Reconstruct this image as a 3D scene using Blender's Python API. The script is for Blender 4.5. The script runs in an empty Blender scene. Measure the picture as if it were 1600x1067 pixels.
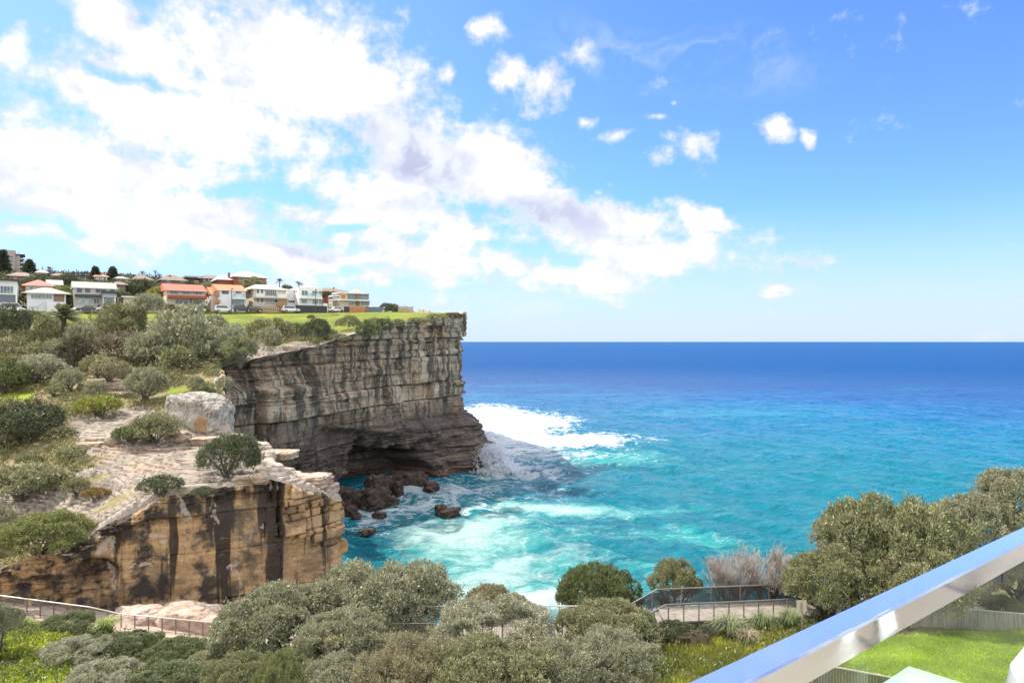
import bpy, bmesh, math, random
import numpy as np
from mathutils import Vector, Matrix
R = math.radians
scene = bpy.context.scene
COL = scene.collection
random.seed(7)

# ------------------------------------------------------------------ camera, sky, sun, exposure
F = 1600 * 24 / 36.0                     # focal length in photo pixels
cam_d = bpy.data.cameras.new('camera'); cam_d.lens = 24; cam_d.sensor_width = 36
cam_d.clip_start = 0.05; cam_d.clip_end = 120000
cam = bpy.data.objects.new('camera', cam_d); COL.objects.link(cam)
cam.location = (0, 0, 0); cam.rotation_euler = (R(90), 0, 0)
scene.camera = cam
vs = scene.view_settings
vs.view_transform = 'Standard'; vs.look = 'None'; vs.gamma = 1; vs.use_curve_mapping = False
EXPO = 1.75
vs.exposure = EXPO
scene.cycles.max_bounces = 8
scene.cycles.transparent_max_bounces = 16
SUN_EL, SUN_AZ = 49.0, -62.0             # azimuth from +Y, clockwise; the sun stands left of the view
SKY = 0.12
sun_dir = Vector((math.sin(R(SUN_AZ)) * math.cos(R(SUN_EL)), math.cos(R(SUN_AZ)) * math.cos(R(SUN_EL)), math.sin(R(SUN_EL))))
sl = bpy.data.lights.new('sun', 'SUN'); sl.energy = 2.4; sl.angle = R(0.5); sl.color = (1.0, 0.93, 0.82)
so = bpy.data.objects.new('sun', sl); COL.objects.link(so)
so.rotation_euler = (-sun_dir).to_track_quat('-Z', 'Y').to_euler()


class NT:
    """short hand for shader nodes"""
    def __init__(s, tree): s.t = tree; s.n = tree.nodes; s.l = tree.links
    def put(s, sock, v):
        if hasattr(v, 'links') or isinstance(v, bpy.types.NodeSocket): s.l.new(v, sock)
        elif v is not None:
            if isinstance(v, (tuple, list)) and len(v) == 3 and sock.type == 'RGBA': v = (*v, 1)
            sock.default_value = v
    def m(s, op, a, b=None, c=None, clamp=False):
        n = s.n.new('ShaderNodeMath'); n.operation = op; n.use_clamp = clamp
        for i, v in enumerate((a, b, c)):
            if v is not None: s.put(n.inputs[i], v)
        return n.outputs[0]
    def v(s, op, a, b=None, out=0):
        n = s.n.new('ShaderNodeVectorMath'); n.operation = op
        s.put(n.inputs[0], a)
        if b is not None: s.put(n.inputs['Scale'] if op == 'SCALE' else n.inputs[1], b)
        return n.outputs['Value'] if op in ('LENGTH', 'DOT_PRODUCT', 'DISTANCE') else n.outputs[0]
    def xyz(s, v):
        n = s.n.new('ShaderNodeSeparateXYZ'); s.put(n.inputs[0], v); return n.outputs
    def vec(s, x, y, z):
        n = s.n.new('ShaderNodeCombineXYZ')
        for i, v in enumerate((x, y, z)): s.put(n.inputs[i], v)
        return n.outputs[0]
    def noise(s, v, scale=1.0, detail=4.0, rough=0.55, dist=0.0, color=False):
        n = s.n.new('ShaderNodeTexNoise'); s.put(n.inputs['Vector'], v)
        n.inputs['Scale'].default_value = scale; n.inputs['Detail'].default_value = detail
        n.inputs['Roughness'].default_value = rough; n.inputs['Distortion'].default_value = dist
        return n.outputs['Color' if color else 'Fac']
    def voro(s, v, scale=1.0, feature='F1', out='Distance'):
        n = s.n.new('ShaderNodeTexVoronoi'); n.feature = feature; s.put(n.inputs['Vector'], v); n.inputs['Scale'].default_value = scale
        return n.outputs[out]
    def step(s, v, a, b, lo=0.0, hi=1.0):
        n = s.n.new('ShaderNodeMapRange'); n.interpolation_type = 'SMOOTHSTEP'
        for i, x in enumerate((v, a, b, lo, hi)): s.put(n.inputs[i], x)
        return n.outputs[0]
    def mix(s, f, a, b, typ='MIX'):
        n = s.n.new('ShaderNodeMix'); n.data_type = 'RGBA'; n.blend_type = typ
        s.put(n.inputs[0], f); s.put(n.inputs[6], a); s.put(n.inputs[7], b)
        return n.outputs[2]
    def ramp(s, f, stops):
        n = s.n.new('ShaderNodeValToRGB'); s.put(n.inputs[0], f); e = n.color_ramp.elements
        while len(e) < len(stops): e.new(0.5)
        for el, (p, c) in zip(e, stops): el.position = p; el.color = (*c, 1)
        return n.outputs[0]
    def attr(s, name, out='Fac'):
        n = s.n.new('ShaderNodeAttribute'); n.attribute_name = name; return n.outputs[out]
    def pos(s): return s.n.new('ShaderNodeNewGeometry').outputs['Position']
    def obj(s): return s.n.new('ShaderNodeTexCoord').outputs['Object']
    def bump(s, h, strength=0.5, dist=0.1):
        n = s.n.new('ShaderNodeBump'); n.inputs['Strength'].default_value = strength
        n.inputs['Distance'].default_value = dist; s.put(n.inputs['Height'], h); return n.outputs[0]


# ---- world: Nishita sky with procedural clouds, all in world directions
def pix_dir(px, py):
    az = math.atan((px - 800) / F); el = math.atan((533.5 - py) / F * math.cos(az))
    return az, el

def make_world():
    w = bpy.data.worlds.new('World'); scene.world = w; w.use_nodes = True
    t = NT(w.node_tree); t.n.clear()
    out = t.n.new('ShaderNodeOutputWorld'); bg = t.n.new('ShaderNodeBackground'); t.l.new(bg.outputs[0], out.inputs[0])
    sky = t.n.new('ShaderNodeTexSky'); sky.sky_type = 'NISHITA'; sky.sun_disc = False
    sky.sun_elevation = R(SUN_EL); sky.sun_rotation = R(SUN_AZ); sky.altitude = 0
    sky.air_density = 1.0; sky.dust_density = 0.4; sky.ozone_density = 2.2
    d = t.n.new('ShaderNodeTexCoord').outputs['Generated']
    x, y, z = t.xyz(d)
    az = t.m('ARCTAN2', x, y); el = t.m('ARCSINE', z)
    zz = t.m('ADD', t.m('MAXIMUM', z, 0.0), 0.16)
    plane = t.vec(t.m('DIVIDE', x, zz), t.m('DIVIDE', y, zz), 0.0)
    warp = t.v('SUBTRACT', t.noise(plane, 1.3, 3, 0.5, color=True), (0.5, 0.5, 0.5))
    plane2 = t.v('ADD', plane, t.v('SCALE', warp, 0.35))
    n_big = t.noise(plane2, 1.5, 9, 0.60)
    n_iso = t.noise(d, 11.0, 8, 0.62)
    n_fin = t.noise(d, 34.0, 7, 0.62)
    n = t.m('ADD', t.m('MULTIPLY', n_big, 0.42), t.m('ADD', t.m('MULTIPLY', n_iso, 0.33), t.m('MULTIPLY', n_fin, 0.25)))
    wv = t.v('SUBTRACT', t.noise(d, 7.0, 3, 0.5, color=True), (0.5, 0.5, 0.5))
    wx, wy, wz = t.xyz(wv)
    azw = t.m('ADD', az, t.m('MULTIPLY', wx, 0.13)); elw = t.m('ADD', el, t.m('MULTIPLY', wz, 0.09))
    pv = t.vec(azw, elw, 0.0)
    def blob(px, py, rx, ry, rot=0.0):
        a, e = pix_dir(px, py)
        sx = math.cos(a) ** 2 / F * rx; sy = math.cos(a) * math.cos(e) ** 2 / F * ry
        q = t.v('SUBTRACT', pv, (a, e, 0.0))
        mp = t.n.new('ShaderNodeMapping'); mp.vector_type = 'POINT'
        # rotate then scale: use two vector dot products
        c, s_ = math.cos(R(rot)), math.sin(R(rot))
        u = t.v('DOT_PRODUCT', q, (c / sx, -s_ / sx, 0.0)); v = t.v('DOT_PRODUCT', q, (s_ / sy, c / sy, 0.0))
        t.n.remove(mp)
        r2 = t.m('ADD', t.m('MULTIPLY', u, u), t.m('MULTIPLY', v, v))
        return t.m('SUBTRACT', 1.0, t.m('SQRT', r2))
    big = [(465, 90, 210, 170, 0), (70, 260, 330, 120, 5), (300, 175, 300, 95, 12), (640, 235, 200, 105, 20), (780, 285, 180, 85, 28),
           (900, 350, 210, 60, 12), (1030, 392, 200, 34, 4), (800, 425, 330, 34, 4), (560, 330, 260, 70, 8), (200, 330, 380, 80, 4), (120, 380, 190, 22, 5),
           (480, 400, 290, 42, 6), (10, 65, 55, 50, 30), (180, 30, 150, 45, 20), (590, 140, 70, 90, 0), (1105, 350, 70, 24, 18)]
    small = [(775, 60, 54, 36, 0), (835, 133, 60, 36, -15), (690, 112, 26, 24, 0), (1080, 232, 54, 40, -8), (1038, 190, 26, 11, 0), (1213, 195, 33, 17, 10),
             (1265, 207, 9, 13, 0), (975, 213, 46, 18, 0), (914, 183, 28, 18, 0), (941, 312, 24, 14, 0), (910, 90, 26, 26, 30), (1150, 408, 36, 14, 0), (1222, 440, 44, 12, 0), (1063, 163, 10, 9, 0)]
    acc = None
    for b in big + small:
        q = blob(*b)
        if b in small: q = t.m('SUBTRACT', t.m('MULTIPLY', q, 0.72), 0.10)
        acc = q if acc is None else t.m('MAXIMUM', acc, q)
    for b in [(415, 300, 120, 22, 4), (240, 128, 130, 20, 10), (560, 345, 50, 12, 0), (560, 420, 120, 12, 2)]:   # gaps of blue
        q = t.m('MAXIMUM', blob(*b), 0.0); acc = t.m('SUBTRACT', acc, t.m('MULTIPLY', q, 0.9))
    behind = t.m('SUBTRACT', t.m('MULTIPLY', t.m('ABSOLUTE', az), 0.9), 1.0)      # unseen cloud added outside the view as fill light
    behind = t.m('MINIMUM', behind, 0.75)
    acc = t.m('MAXIMUM', acc, behind)
    acc = t.m('MAXIMUM', acc, t.m('MINIMUM', t.m('MULTIPLY', t.m('SUBTRACT', el, 0.58), 2.0), 0.6))     # unseen cloud added overhead as fill light, above the frame
    acc = t.m('MAXIMUM', acc, -1.0)
    dens_v = t.m('ADD', t.m('MULTIPLY', acc, 0.95), t.m('MULTIPLY', t.m('SUBTRACT', n, 0.5), 5.4))
    dens = t.step(dens_v, -0.10, 0.58)
    # thin veils
    stretch = t.v('MULTIPLY', d, (5.0, 5.0, 16.0))
    nv = t.noise(t.v('ADD', stretch, t.v('SCALE', wv, 3.0)), 1.3, 8, 0.62, 0.6)
    veil = None
    for b, k in (((1060, 95, 260, 75, 10), 0.30), ((760, 482, 200, 30, 2), 0.42), ((1560, 524, 120, 12, 0), 0.5), ((1180, 390, 200, 60, 6), 0.22), ((660, 470, 120, 26, 4), 0.4), ((120, 390, 320, 60, 0), 0.25)):
        q = t.m('MULTIPLY', t.m('MULTIPLY', t.step(blob(*b), 0.0, 0.7), t.step(nv, 0.38, 0.68)), k)
        veil = q if veil is None else t.m('MAXIMUM', veil, q)
    # grey lavender undersides where the cloud is thick
    dark = None
    for b, k in (((655, 245, 150, 50, 12), 1.0), ((860, 345, 150, 34, 8), 0.9), ((470, 385, 120, 22, 4), 0.75), ((30, 345, 70, 22, 0), 0.8), ((190, 325, 130, 26, 10), 0.5), ((620, 320, 120, 22, 0), 0.55), ((920, 420, 160, 14, 0), 0.3), ((110, 300, 160, 30, 8), 0.4), ((620, 425, 120, 16, 4), 0.5), ((330, 345, 120, 24, 8), 0.5), ((760, 300, 90, 26, 20), 0.5), ((990, 385, 120, 14, 4), 0.45)):
        q = t.m('MULTIPLY', t.step(blob(*b), -0.25, 0.8), k)
        dark = q if dark is None else t.m('MAXIMUM', dark, q)
    puff = t.noise(t.v('ADD', d, t.v('SCALE', wv, 0.1)), 16.0, 7, 0.55)
    dark = t.m('MULTIPLY', t.m('MULTIPLY', dark, t.step(puff, 0.30, 0.55)), t.step(dens_v, 0.15, 0.6), clamp=True)
    K = 1.0 / (2 ** EXPO) / SKY
    white = t.mix(t.step(dens_v, 0.2, 1.0), tuple(K * c for c in (0.97, 0.98, 1.0)), t.v('SCALE', (K, K, K), t.m('ADD', 1.4, t.m('MULTIPLY', 1.0, t.m('MAXIMUM', t.step(t.m('ABSOLUTE', az), 1.0, 1.6), t.step(el, 0.55, 0.9)))))); grey = tuple(K * c for c in (0.46, 0.52, 0.78))  # unseen cloud behind and overhead made brighter still to fill shaded faces
    ccol = t.mix(t.m('MULTIPLY', dark, 0.86), white, grey)
    # slight relief inside the white
    ccol = t.mix(t.m('MULTIPLY', t.step(puff, 0.50, 0.36), 0.6), ccol, tuple(K * c for c in (0.72, 0.78, 0.95)))
    clear = t.mix(1.0, sky.outputs[0], SKY_TINT, 'MULTIPLY')
    # the pale band of sea air low over the horizon
    low = t.step(el, 0.20, 0.0)
    clear = t.mix(t.m('MULTIPLY', low, 0.8), clear, tuple(K * c for c in (0.74, 0.85, 0.95)))
    left = t.step(az, 0.25, -0.75)
    clear = t.mix(t.m('MULTIPLY', left, 0.45), clear, tuple(K * c for c in (0.50, 0.77, 1.0)))
    c = t.mix(veil, clear, tuple(K * c for c in (0.93, 0.96, 1.0)))
    c = t.mix(dens, c, ccol)
    t.l.new(c, bg.inputs[0]); bg.inputs[1].default_value = SKY
    w.cycles.sampling_method = 'MANUAL'; w.cycles.sample_map_resolution = 512
SKY_TINT = (0.30, 0.43, 0.78)
make_world()

# ------------------------------------------------------------------ helpers
def P(px, py, d):
    """the place seen at photo pixel (px, py) when it stands d metres ahead"""
    return Vector(((px - 800) / F * d, d, (533.5 - py) / F * d))

def tag(o, label=None, cat=None, group=None, kind=None):
    if label: o['label'] = label
    if cat: o['category'] = cat
    if group: o['group'] = group
    if kind: o['kind'] = kind
    return o

def link(name, me, mat=None, parent=None, loc=None):
    o = bpy.data.objects.new(name, me); COL.objects.link(o)
    if mat is not None and me is not None and not me.materials: me.materials.append(mat)
    if parent is not None: o.parent = parent
    if loc is not None: o.location = loc
    return o

def empty(name, loc, rz=0.0, parent=None):
    o = bpy.data.objects.new(name, None); COL.objects.link(o); o.location = loc; o.rotation_euler = (0, 0, rz); o.empty_display_size = 0.3
    if parent: o.parent = parent
    return o

def mesh_np(name, v, f, smooth=False, attrs=None, face_attrs=None):
    v = np.asarray(v, np.float32); f = np.asarray(f, np.int32); k = f.shape[1]
    me = bpy.data.meshes.new(name)
    me.vertices.add(len(v)); me.vertices.foreach_set('co', v.ravel())
    me.loops.add(f.size); me.loops.foreach_set('vertex_index', f.ravel())
    me.polygons.add(len(f)); me.polygons.foreach_set('loop_start', np.arange(0, f.size, k, dtype=np.int32))
    me.polygons.foreach_set('use_smooth', np.full(len(f), smooth, bool))
    for nm, a in (attrs or {}).items():
        at = me.attributes.new(nm, 'FLOAT', 'POINT'); at.data.foreach_set('value', np.asarray(a, np.float32).ravel())
    for nm, a in (face_attrs or {}).items():
        at = me.attributes.new(nm, 'FLOAT', 'FACE'); at.data.foreach_set('value', np.asarray(a, np.float32).ravel())
    me.update(calc_edges=True); me.validate()
    return me

def grid_faces(nu, nv, keep=None):
    i, j = np.meshgrid(np.arange(nu - 1), np.arange(nv - 1), indexing='ij')
    a = i * nv + j
    f = np.stack([a, a + nv, a + nv + 1, a + 1], -1).reshape(-1, 4)
    return f if keep is None else f[keep.reshape(-1)]

def h01(ix, iy, iz, seed=0):
    a = (ix.astype(np.int64) * 374761393 + iy.astype(np.int64) * 668265263 + iz.astype(np.int64) * 2147483647 + seed * 974634777) & 0xFFFFFFFF
    a = ((a ^ (a >> 13)) * 1274126177) & 0xFFFFFFFF
    a = ((a ^ (a >> 16)) * 2246822519) & 0xFFFFFFFF
    return ((a ^ (a >> 15)) & 0xFFFFFF) / float(0xFFFFFF)

def vnoise(x, y, z=None, seed=0):
    z = np.zeros_like(x) if z is None else z
    fx, fy, fz = np.floor(x), np.floor(y), np.floor(z)
    tx, ty, tz = x - fx, y - fy, z - fz
    tx, ty, tz = [t * t * t * (t * (t * 6 - 15) + 10) for t in (tx, ty, tz)]
    r = 0
    for dx in (0, 1):
        for dy in (0, 1):
            for dz in (0, 1):
                w = (tx if dx else 1 - tx) * (ty if dy else 1 - ty) * (tz if dz else 1 - tz)
                r = r + w * h01(fx + dx, fy + dy, fz + dz, seed)
    return r - 0.5

def fbm(x, y, z=None, oct=4, seed=0, gain=0.5):
    r, a = 0, 1.0
    for o in range(oct):
        k = 2.03 ** o
        r = r + a * vnoise(x * k + 17.3 * o, y * k - 9.1 * o, None if z is None else z * k, seed + o); a *= gain
    return r

def sstep(x, a, b):
    t = np.clip((x - a) / (b - a), 0, 1); return t * t * (3 - 2 * t)

def rbf(points):
    p = np.array(points, float); q = p[:, :2] / 30.0
    d = np.linalg.norm(q[:, None] - q[None], axis=-1)
    phi = lambda r: np.where(r > 1e-9, r, 0.0)          # biharmonic-like, no overshoot
    n = len(p); A = np.zeros((n + 3, n + 3)); A[:n, :n] = phi(d) - np.eye(n) * 0.02
    A[:n, n] = 1; A[:n, n + 1:] = q; A[n:, :n] = A[:n, n:].T
    sol = np.linalg.solve(A, np.concatenate([p[:, 2], np.zeros(3)]))
    def f(x, y):
        x = np.asarray(x, float); y = np.asarray(y, float); sh = x.shape
        X = np.stack([x.ravel(), y.ravel()], -1) / 30.0; r = np.empty(len(X))
        for s in range(0, len(X), 60000):
            c = X[s:s + 60000]; dd = np.linalg.norm(c[:, None] - q[None], axis=-1)
            r[s:s + 60000] = phi(dd) @ sol[:n] + sol[n] + c @ sol[n + 1:]
        return r.reshape(sh)
    return f

def chaikin(p, n=2):
    p = np.array(p, float)
    for _ in range(n):
        q = [p[0]]
        for a, b in zip(p[:-1], p[1:]): q += [a * .75 + b * .25, a * .25 + b * .75]
        q.append(p[-1]); p = np.array(q)
    return p

def resample(p, step):
    s = np.concatenate([[0], np.cumsum(np.linalg.norm(np.diff(p, axis=0), axis=1))])
    t = np.linspace(0, s[-1], int(s[-1] / step) + 1)
    return np.stack([np.interp(t, s, p[:, k]) for k in range(p.shape[1])], -1), t

def in_poly(x, y, poly):
    inside = np.zeros(x.shape, bool); n = len(poly)
    for i in range(n):
        x1, y1 = poly[i][:2]; x2, y2 = poly[(i + 1) % n][:2]
        c = ((y1 > y) != (y2 > y)) & (x < (x2 - x1) * (y - y1) / (y2 - y1 + 1e-12) + x1)
        inside ^= c
    return inside

def poly_dist(x, y, line):
    best = np.full(x.shape, 1e9)
    for (x1, y1), (x2, y2) in zip(line[:-1], line[1:]):
        dx, dy = x2 - x1, y2 - y1; t = np.clip(((x - x1) * dx + (y - y1) * dy) / (dx * dx + dy * dy + 1e-12), 0, 1)
        best = np.minimum(best, np.hypot(x - x1 - t * dx, y - y1 - t * dy))
    return best

MATS = {}
def new_mat(name):
    m = bpy.data.materials.new(name); m.use_nodes = True
    t = NT(m.node_tree); b = t.n['Principled BSDF']; MATS[name] = m
    return m, t, b

def plain(name, col, rough=0.6, metal=0.0, var=0.12, scale=1.5, bump=0.0, spec=0.5):
    """a painted or cast surface with a little uneven tone and dirt"""
    if name in MATS: return MATS[name]
    m, t, b = new_mat(name)
    p = t.obj(); n = t.noise(p, scale, 6, 0.6)
    t.put(b.inputs['Base Color'], t.mix(t.step(n, 0.3, 0.72), tuple(c * (1 - var) for c in col), tuple(min(1, c * (1 + var * .6)) for c in col)))
    b.inputs['Roughness'].default_value = rough; b.inputs['Metallic'].default_value = metal; b.inputs['Specular IOR Level'].default_value = spec
    if bump: t.put(b.inputs['Normal'], t.bump(t.noise(p, scale * 12, 5), bump, 0.02))
    return m

class MB:
    """collects simple solids into one mesh"""
    def __init__(s): s.v = []; s.f = []
    def add(s, v, f):
        k = len(s.v); s.v += [tuple(x) for x in v]; s.f += [tuple(i + k for i in q) for q in f]; return s
    def box(s, x0, x1, y0, y1, z0, z1):
        v = [(x, y, z) for z in (z0, z1) for y in (y0, y1) for x in (x0, x1)]
        return s.add(v, [(0, 2, 3, 1), (4, 5, 7, 6), (0, 1, 5, 4), (2, 6, 7, 3), (0, 4, 6, 2), (1, 3, 7, 5)])
    def prism(s, poly, axis, a, b):
        """extrude a 2-D outline along an axis (0 x, 1 y, 2 z)"""
        n = len(poly); mk = {0: lambda p, t: (t, p[0], p[1]), 1: lambda p, t: (p[0], t, p[1]), 2: lambda p, t: (p[0], p[1], t)}[axis]
        v = [mk(p, a) for p in poly] + [mk(p, b) for p in poly]
        f = [tuple(range(n))[::-1], tuple(range(n, 2 * n))] + [(i, (i + 1) % n, n + (i + 1) % n, n + i) for i in range(n)]
        return s.add(v, f)
    def tube(s, pts, rad, n=6, cap=True):
        pts = [Vector(p) for p in pts]; rad = rad if isinstance(rad, (list, tuple)) else [rad] * len(pts); rings = []
        for i, p in enumerate(pts):
            d = (pts[min(i + 1, len(pts) - 1)] - pts[max(i - 1, 0)]).normalized()
            a = d.orthogonal().normalized() if i == 0 else (a - d * a.dot(d)).normalized()
            b = d.cross(a)
            rings.append([p + (a * math.cos(2 * math.pi * k / n) + b * math.sin(2 * math.pi * k / n)) * rad[i] for k in range(n)])
        v = [q for r in rings for q in r]; f = []
        for i in range(len(pts) - 1):
            for k in range(n): f.append((i * n + k, i * n + (k + 1) % n, (i + 1) * n + (k + 1) % n, (i + 1) * n + k))
        if cap: f += [tuple(range(n))[::-1], tuple(range((len(pts) - 1) * n, len(pts) * n))]
        return s.add(v, f)
    def build(s, name, mat, parent=None, loc=None, smooth=False, bevel=0.0):
        me = bpy.data.meshes.new(name); me.from_pydata(s.v, [], s.f); me.update()
        bm = bmesh.new(); bm.from_mesh(me); bmesh.ops.recalc_face_normals(bm, faces=bm.faces)
        if bevel: bmesh.ops.bevel(bm, geom=bm.edges[:], offset=bevel, segments=2, affect='EDGES', clamp_overlap=True)
        bm.to_mesh(me); bm.free()
        if smooth: me.polygons.foreach_set('use_smooth', [True] * len(me.polygons))
        return link(name, me, mat, parent, loc)

# ------------------------------------------------------------------ land heights
SEA_Z = -30.0
NEAR_EDGE = [P(px, 0, d).xy[:] for px, d in ((-420, 44), (-150, 48), (0, 50), (100, 51), (200, 52.5), (300, 54), (400, 56), (490, 58.5), (544, 60.5))] + \
    [P(508, 0, 62.5).xy[:], P(445, 0, 64.0).xy[:], P(428, 0, 66.5).xy[:], P(430, 0, 70).xy[:], P(395, 0, 73.5).xy[:], P(349, 0, 77).xy[:], P(346, 0, 87).xy[:], P(346, 0, 99).xy[:], (-48.0, 112)]
FAR_EDGE = [(-48.0, 112), (-46, 116.5), (-42.2, 119.5), (-38.2, 125), (-35.0, 131.5), (-30, 139.5), (-25.0, 147), (-20, 154), (-15.4, 160), (-12.2, 166), (-12.4, 172), (-16, 190), (-22, 215), (-40, 245), (-60, 290), (-80, 360)]
cols = {
    -420: [(900, 44), (820, 53), (700, 68), (610, 90), (540, 115), (500, 130), (488, 134), (455, 190), (430, 280)],
    -150: [(890, 48), (820, 56), (700, 70), (615, 92), (550, 118), (505, 135), (488, 141), (455, 195), (430, 290)],
    0: [(903, 50), (850, 55), (800, 60), (740, 67), (690, 75), (640, 86), (605, 98), (560, 114), (525, 128), (496, 143), (488, 149), (458, 200), (430, 300)],
    150: [(832, 51.8), (790, 57), (740, 64), (690, 72), (640, 84), (603, 97), (560, 117), (522, 134), (495, 152), (488, 159), (455, 205), (440, 260)],
    250: [(776, 53.3), (742, 58.5), (710, 65), (680, 72), (642, 82), (608, 95), (565, 117), (528, 134), (498, 157), (488, 167), (452, 215), (444, 270)],
    340: [(768, 55), (735, 59.5), (712, 65), (700, 69.5), (693, 74)],
    300: [(735, 59.5), (715, 64.5), (702, 69), (695, 73.5), (618, 83), (607, 94)],
    320: [(621, 82), (607, 95), (565, 117), (530, 135), (500, 160), (488, 173), (463, 220), (460, 270)],
    420: [(752, 56.5), (741, 60), (730, 64), (556, 121), (540, 131), (515, 148), (489, 180), (486, 200), (485, 228), (486, 270)],
    500: [(764, 58.8), (761, 61), (540, 128), (526, 138), (506, 158), (489, 187), (486, 210), (482, 260)],
    545: [(797, 60.5)],
    560: [(516, 139), (505, 158), (488, 194), (486, 215), (487, 260)],
    620: [(504, 148), (497, 165), (489, 190), (487, 215), (490, 260)],
    680: [(496, 157), (492, 170), (488, 190), (489, 230)],
    722: [(491, 166), (489, 176), (490, 195)]}
ctrl = [tuple(P(px, py, d)) for px, L in cols.items() for py, d in L]
H0 = rbf(ctrl)

def H(x, y, detail=True):
    """height of the headland: smooth form, then sandstone ledges where the rock is bare"""
    x = np.asarray(x, float); y = np.asarray(y, float)
    h = H0(x, y)
    if not detail: return h
    px = 800 + F * x / y; py = 533.5 - F * h / y
    rock = rockiness(x, y, px, py)
    h = h + 0.5 * fbm(x / 9, y / 9, oct=3, seed=3) * sstep(y, 140, 110)
    hn = h + 1.5 * fbm(x / 10.0, y / 3.6, oct=4, seed=11) + 0.14 * fbm(x / 0.9, y / 0.6, oct=3, seed=12)
    st = np.where(y > 95, 0.9, 0.40); k = np.floor(hn / st); fr = hn / st - k
    hq = (k + sstep(fr, 0.40, 0.58)) * st
    hb, kb, fb = bench(x, y, h); st = bench_step(kb)
    hq = np.where(y > 90, hq, (kb + sstep(fb, 0.0, 0.10)) * 0.23 + 0.03 * fbm(x / .8, y / .5, oct=3, seed=16) + (st - .5) * .16 * sstep(vnoise(x / 4, y / 4, seed=19), -.3, .2))
    h = h * (1 - rock) + hq * rock
    lawn = lawn_mask(x, y, px, py)
    return h + 0.10 * fbm(x / 1.1, y / 1.1, oct=3, seed=5) * (1 - rock) * (1 - 0.8 * lawn)

def bench(x, y, h):
    hb = h + 0.55 * fbm(x / 9, y / 4.5, oct=5, seed=13, gain=.55) + 0.25 * vnoise(x / 1.7, y / 1.1, seed=17); q = hb / 0.23; k = np.floor(q); return hb, k, q - k
def bench_step(k): return h01(k, k * 0, k * 0, 24)

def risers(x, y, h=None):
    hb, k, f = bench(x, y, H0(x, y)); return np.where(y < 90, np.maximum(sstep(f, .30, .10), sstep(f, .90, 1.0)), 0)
def rockiness(x, y, px, py):
    w = 22 * fbm(x / 6, y / 6, oct=3, seed=21); a = px + w * 1.5; b = py + w
    r = sstep(b, 652, 668) * sstep(b, 800, 775) * sstep(a, 95, 150) * 1.0
    r = np.maximum(r, sstep(b, 640, 650) * sstep(a, 150, 200) * sstep(y, 100, 92))
    r = np.maximum(r, sstep(b, 592, 598) * sstep(b, 622, 612) * sstep(a, 112, 130) * sstep(a, 215, 200))
    r = np.maximum(r, sstep(b, 762, 778) * sstep(b, 905, 860))
    r = np.maximum(r, sstep(y, 57, 53.5) * sstep(px, -100, 20))
    r = np.maximum(r, sstep(b, 532, 545) * sstep(b, 615, 600) * sstep(a, 335, 400))
    r = np.maximum(r, sstep(b, 524, 534) * sstep(b, 552, 544) * sstep(a, 80, 100) * sstep(a, 160, 130) * 0.8)
    patch = sstep(fbm(x / 3.5, y / 3.5, oct=3, seed=31), 0.02, 0.12) * sstep(b, 690, 720) * sstep(a, 330, 140)
    return np.clip(r * (1 - 0.8 * patch), 0, 1)

def lawn_mask(x, y, px, py):
    w = 5 * fbm(x / 8, y / 8, oct=3, seed=41)
    l = sstep(py + w, 524, 508) * sstep(y, 128, 138) * sstep(px, 15, 60)
    l = np.where(px < 330, sstep(py + w, 516, 506) * sstep(y, 120, 140), l)
    l = np.maximum(l, sstep(py + w, 606, 613) * sstep(py + w, 634, 627) * sstep(px + 2 * w, 62, 45))
    l = np.maximum(l, sstep(py + w, 602, 606) * sstep(py + w, 620, 613) * sstep(px + 2 * w, 255, 265) * sstep(px, 302, 292))
    back = (x + 112.5) * -.57 + (y - 150) * .82
    return np.clip(l * sstep(back, 4, 1), 0, 1)

def build_headland():
    r = np.linspace(-1.28, -0.035, 760); yy = np.geomspace(43.0, 380.0, 640)
    RR, YY = np.meshgrid(r, yy, indexing='ij'); X = RR * YY
    Z = H(X, YY)
    poly = NEAR_EDGE + FAR_EDGE[1:] + [(-600, 380), (-600, 30)]
    ins = in_poly(X, YY, poly) & ((poly_dist(X, YY, NEAR_EDGE + FAR_EDGE[1:]) > 0.9))
    keep = ins[:-1, :-1] & ins[1:, :-1] & ins[1:, 1:] & ins[:-1, 1:]
    px = 800 + F * X / YY; py = 533.5 - F * Z / YY
    rock = rockiness(X, YY, px, py); lawn = lawn_mask(X, YY, px, py)
    red = sstep(py + 10 * fbm(X / 3, YY / 3, oct=3, seed=51), 685, 700) * sstep(py, 750, 725) * sstep(px, 120, 150) * sstep(px, 330, 270) * sstep(fbm(X / 5, YY / 2.5, oct=3, seed=52), -0.15, 0.15)
    road = sstep(YY, 400, 399)
    v = np.stack([X, YY, Z], -1).reshape(-1, 3)
    used = np.zeros(len(v), bool); f = grid_faces(*X.shape, keep=keep); used[f.ravel()] = True
    idx = np.cumsum(used) - 1
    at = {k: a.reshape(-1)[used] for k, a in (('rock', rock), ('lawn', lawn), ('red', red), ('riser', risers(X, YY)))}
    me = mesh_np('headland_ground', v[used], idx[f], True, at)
    o = link('headland_ground', me, mat_ground()); o['kind'] = 'structure'

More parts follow.
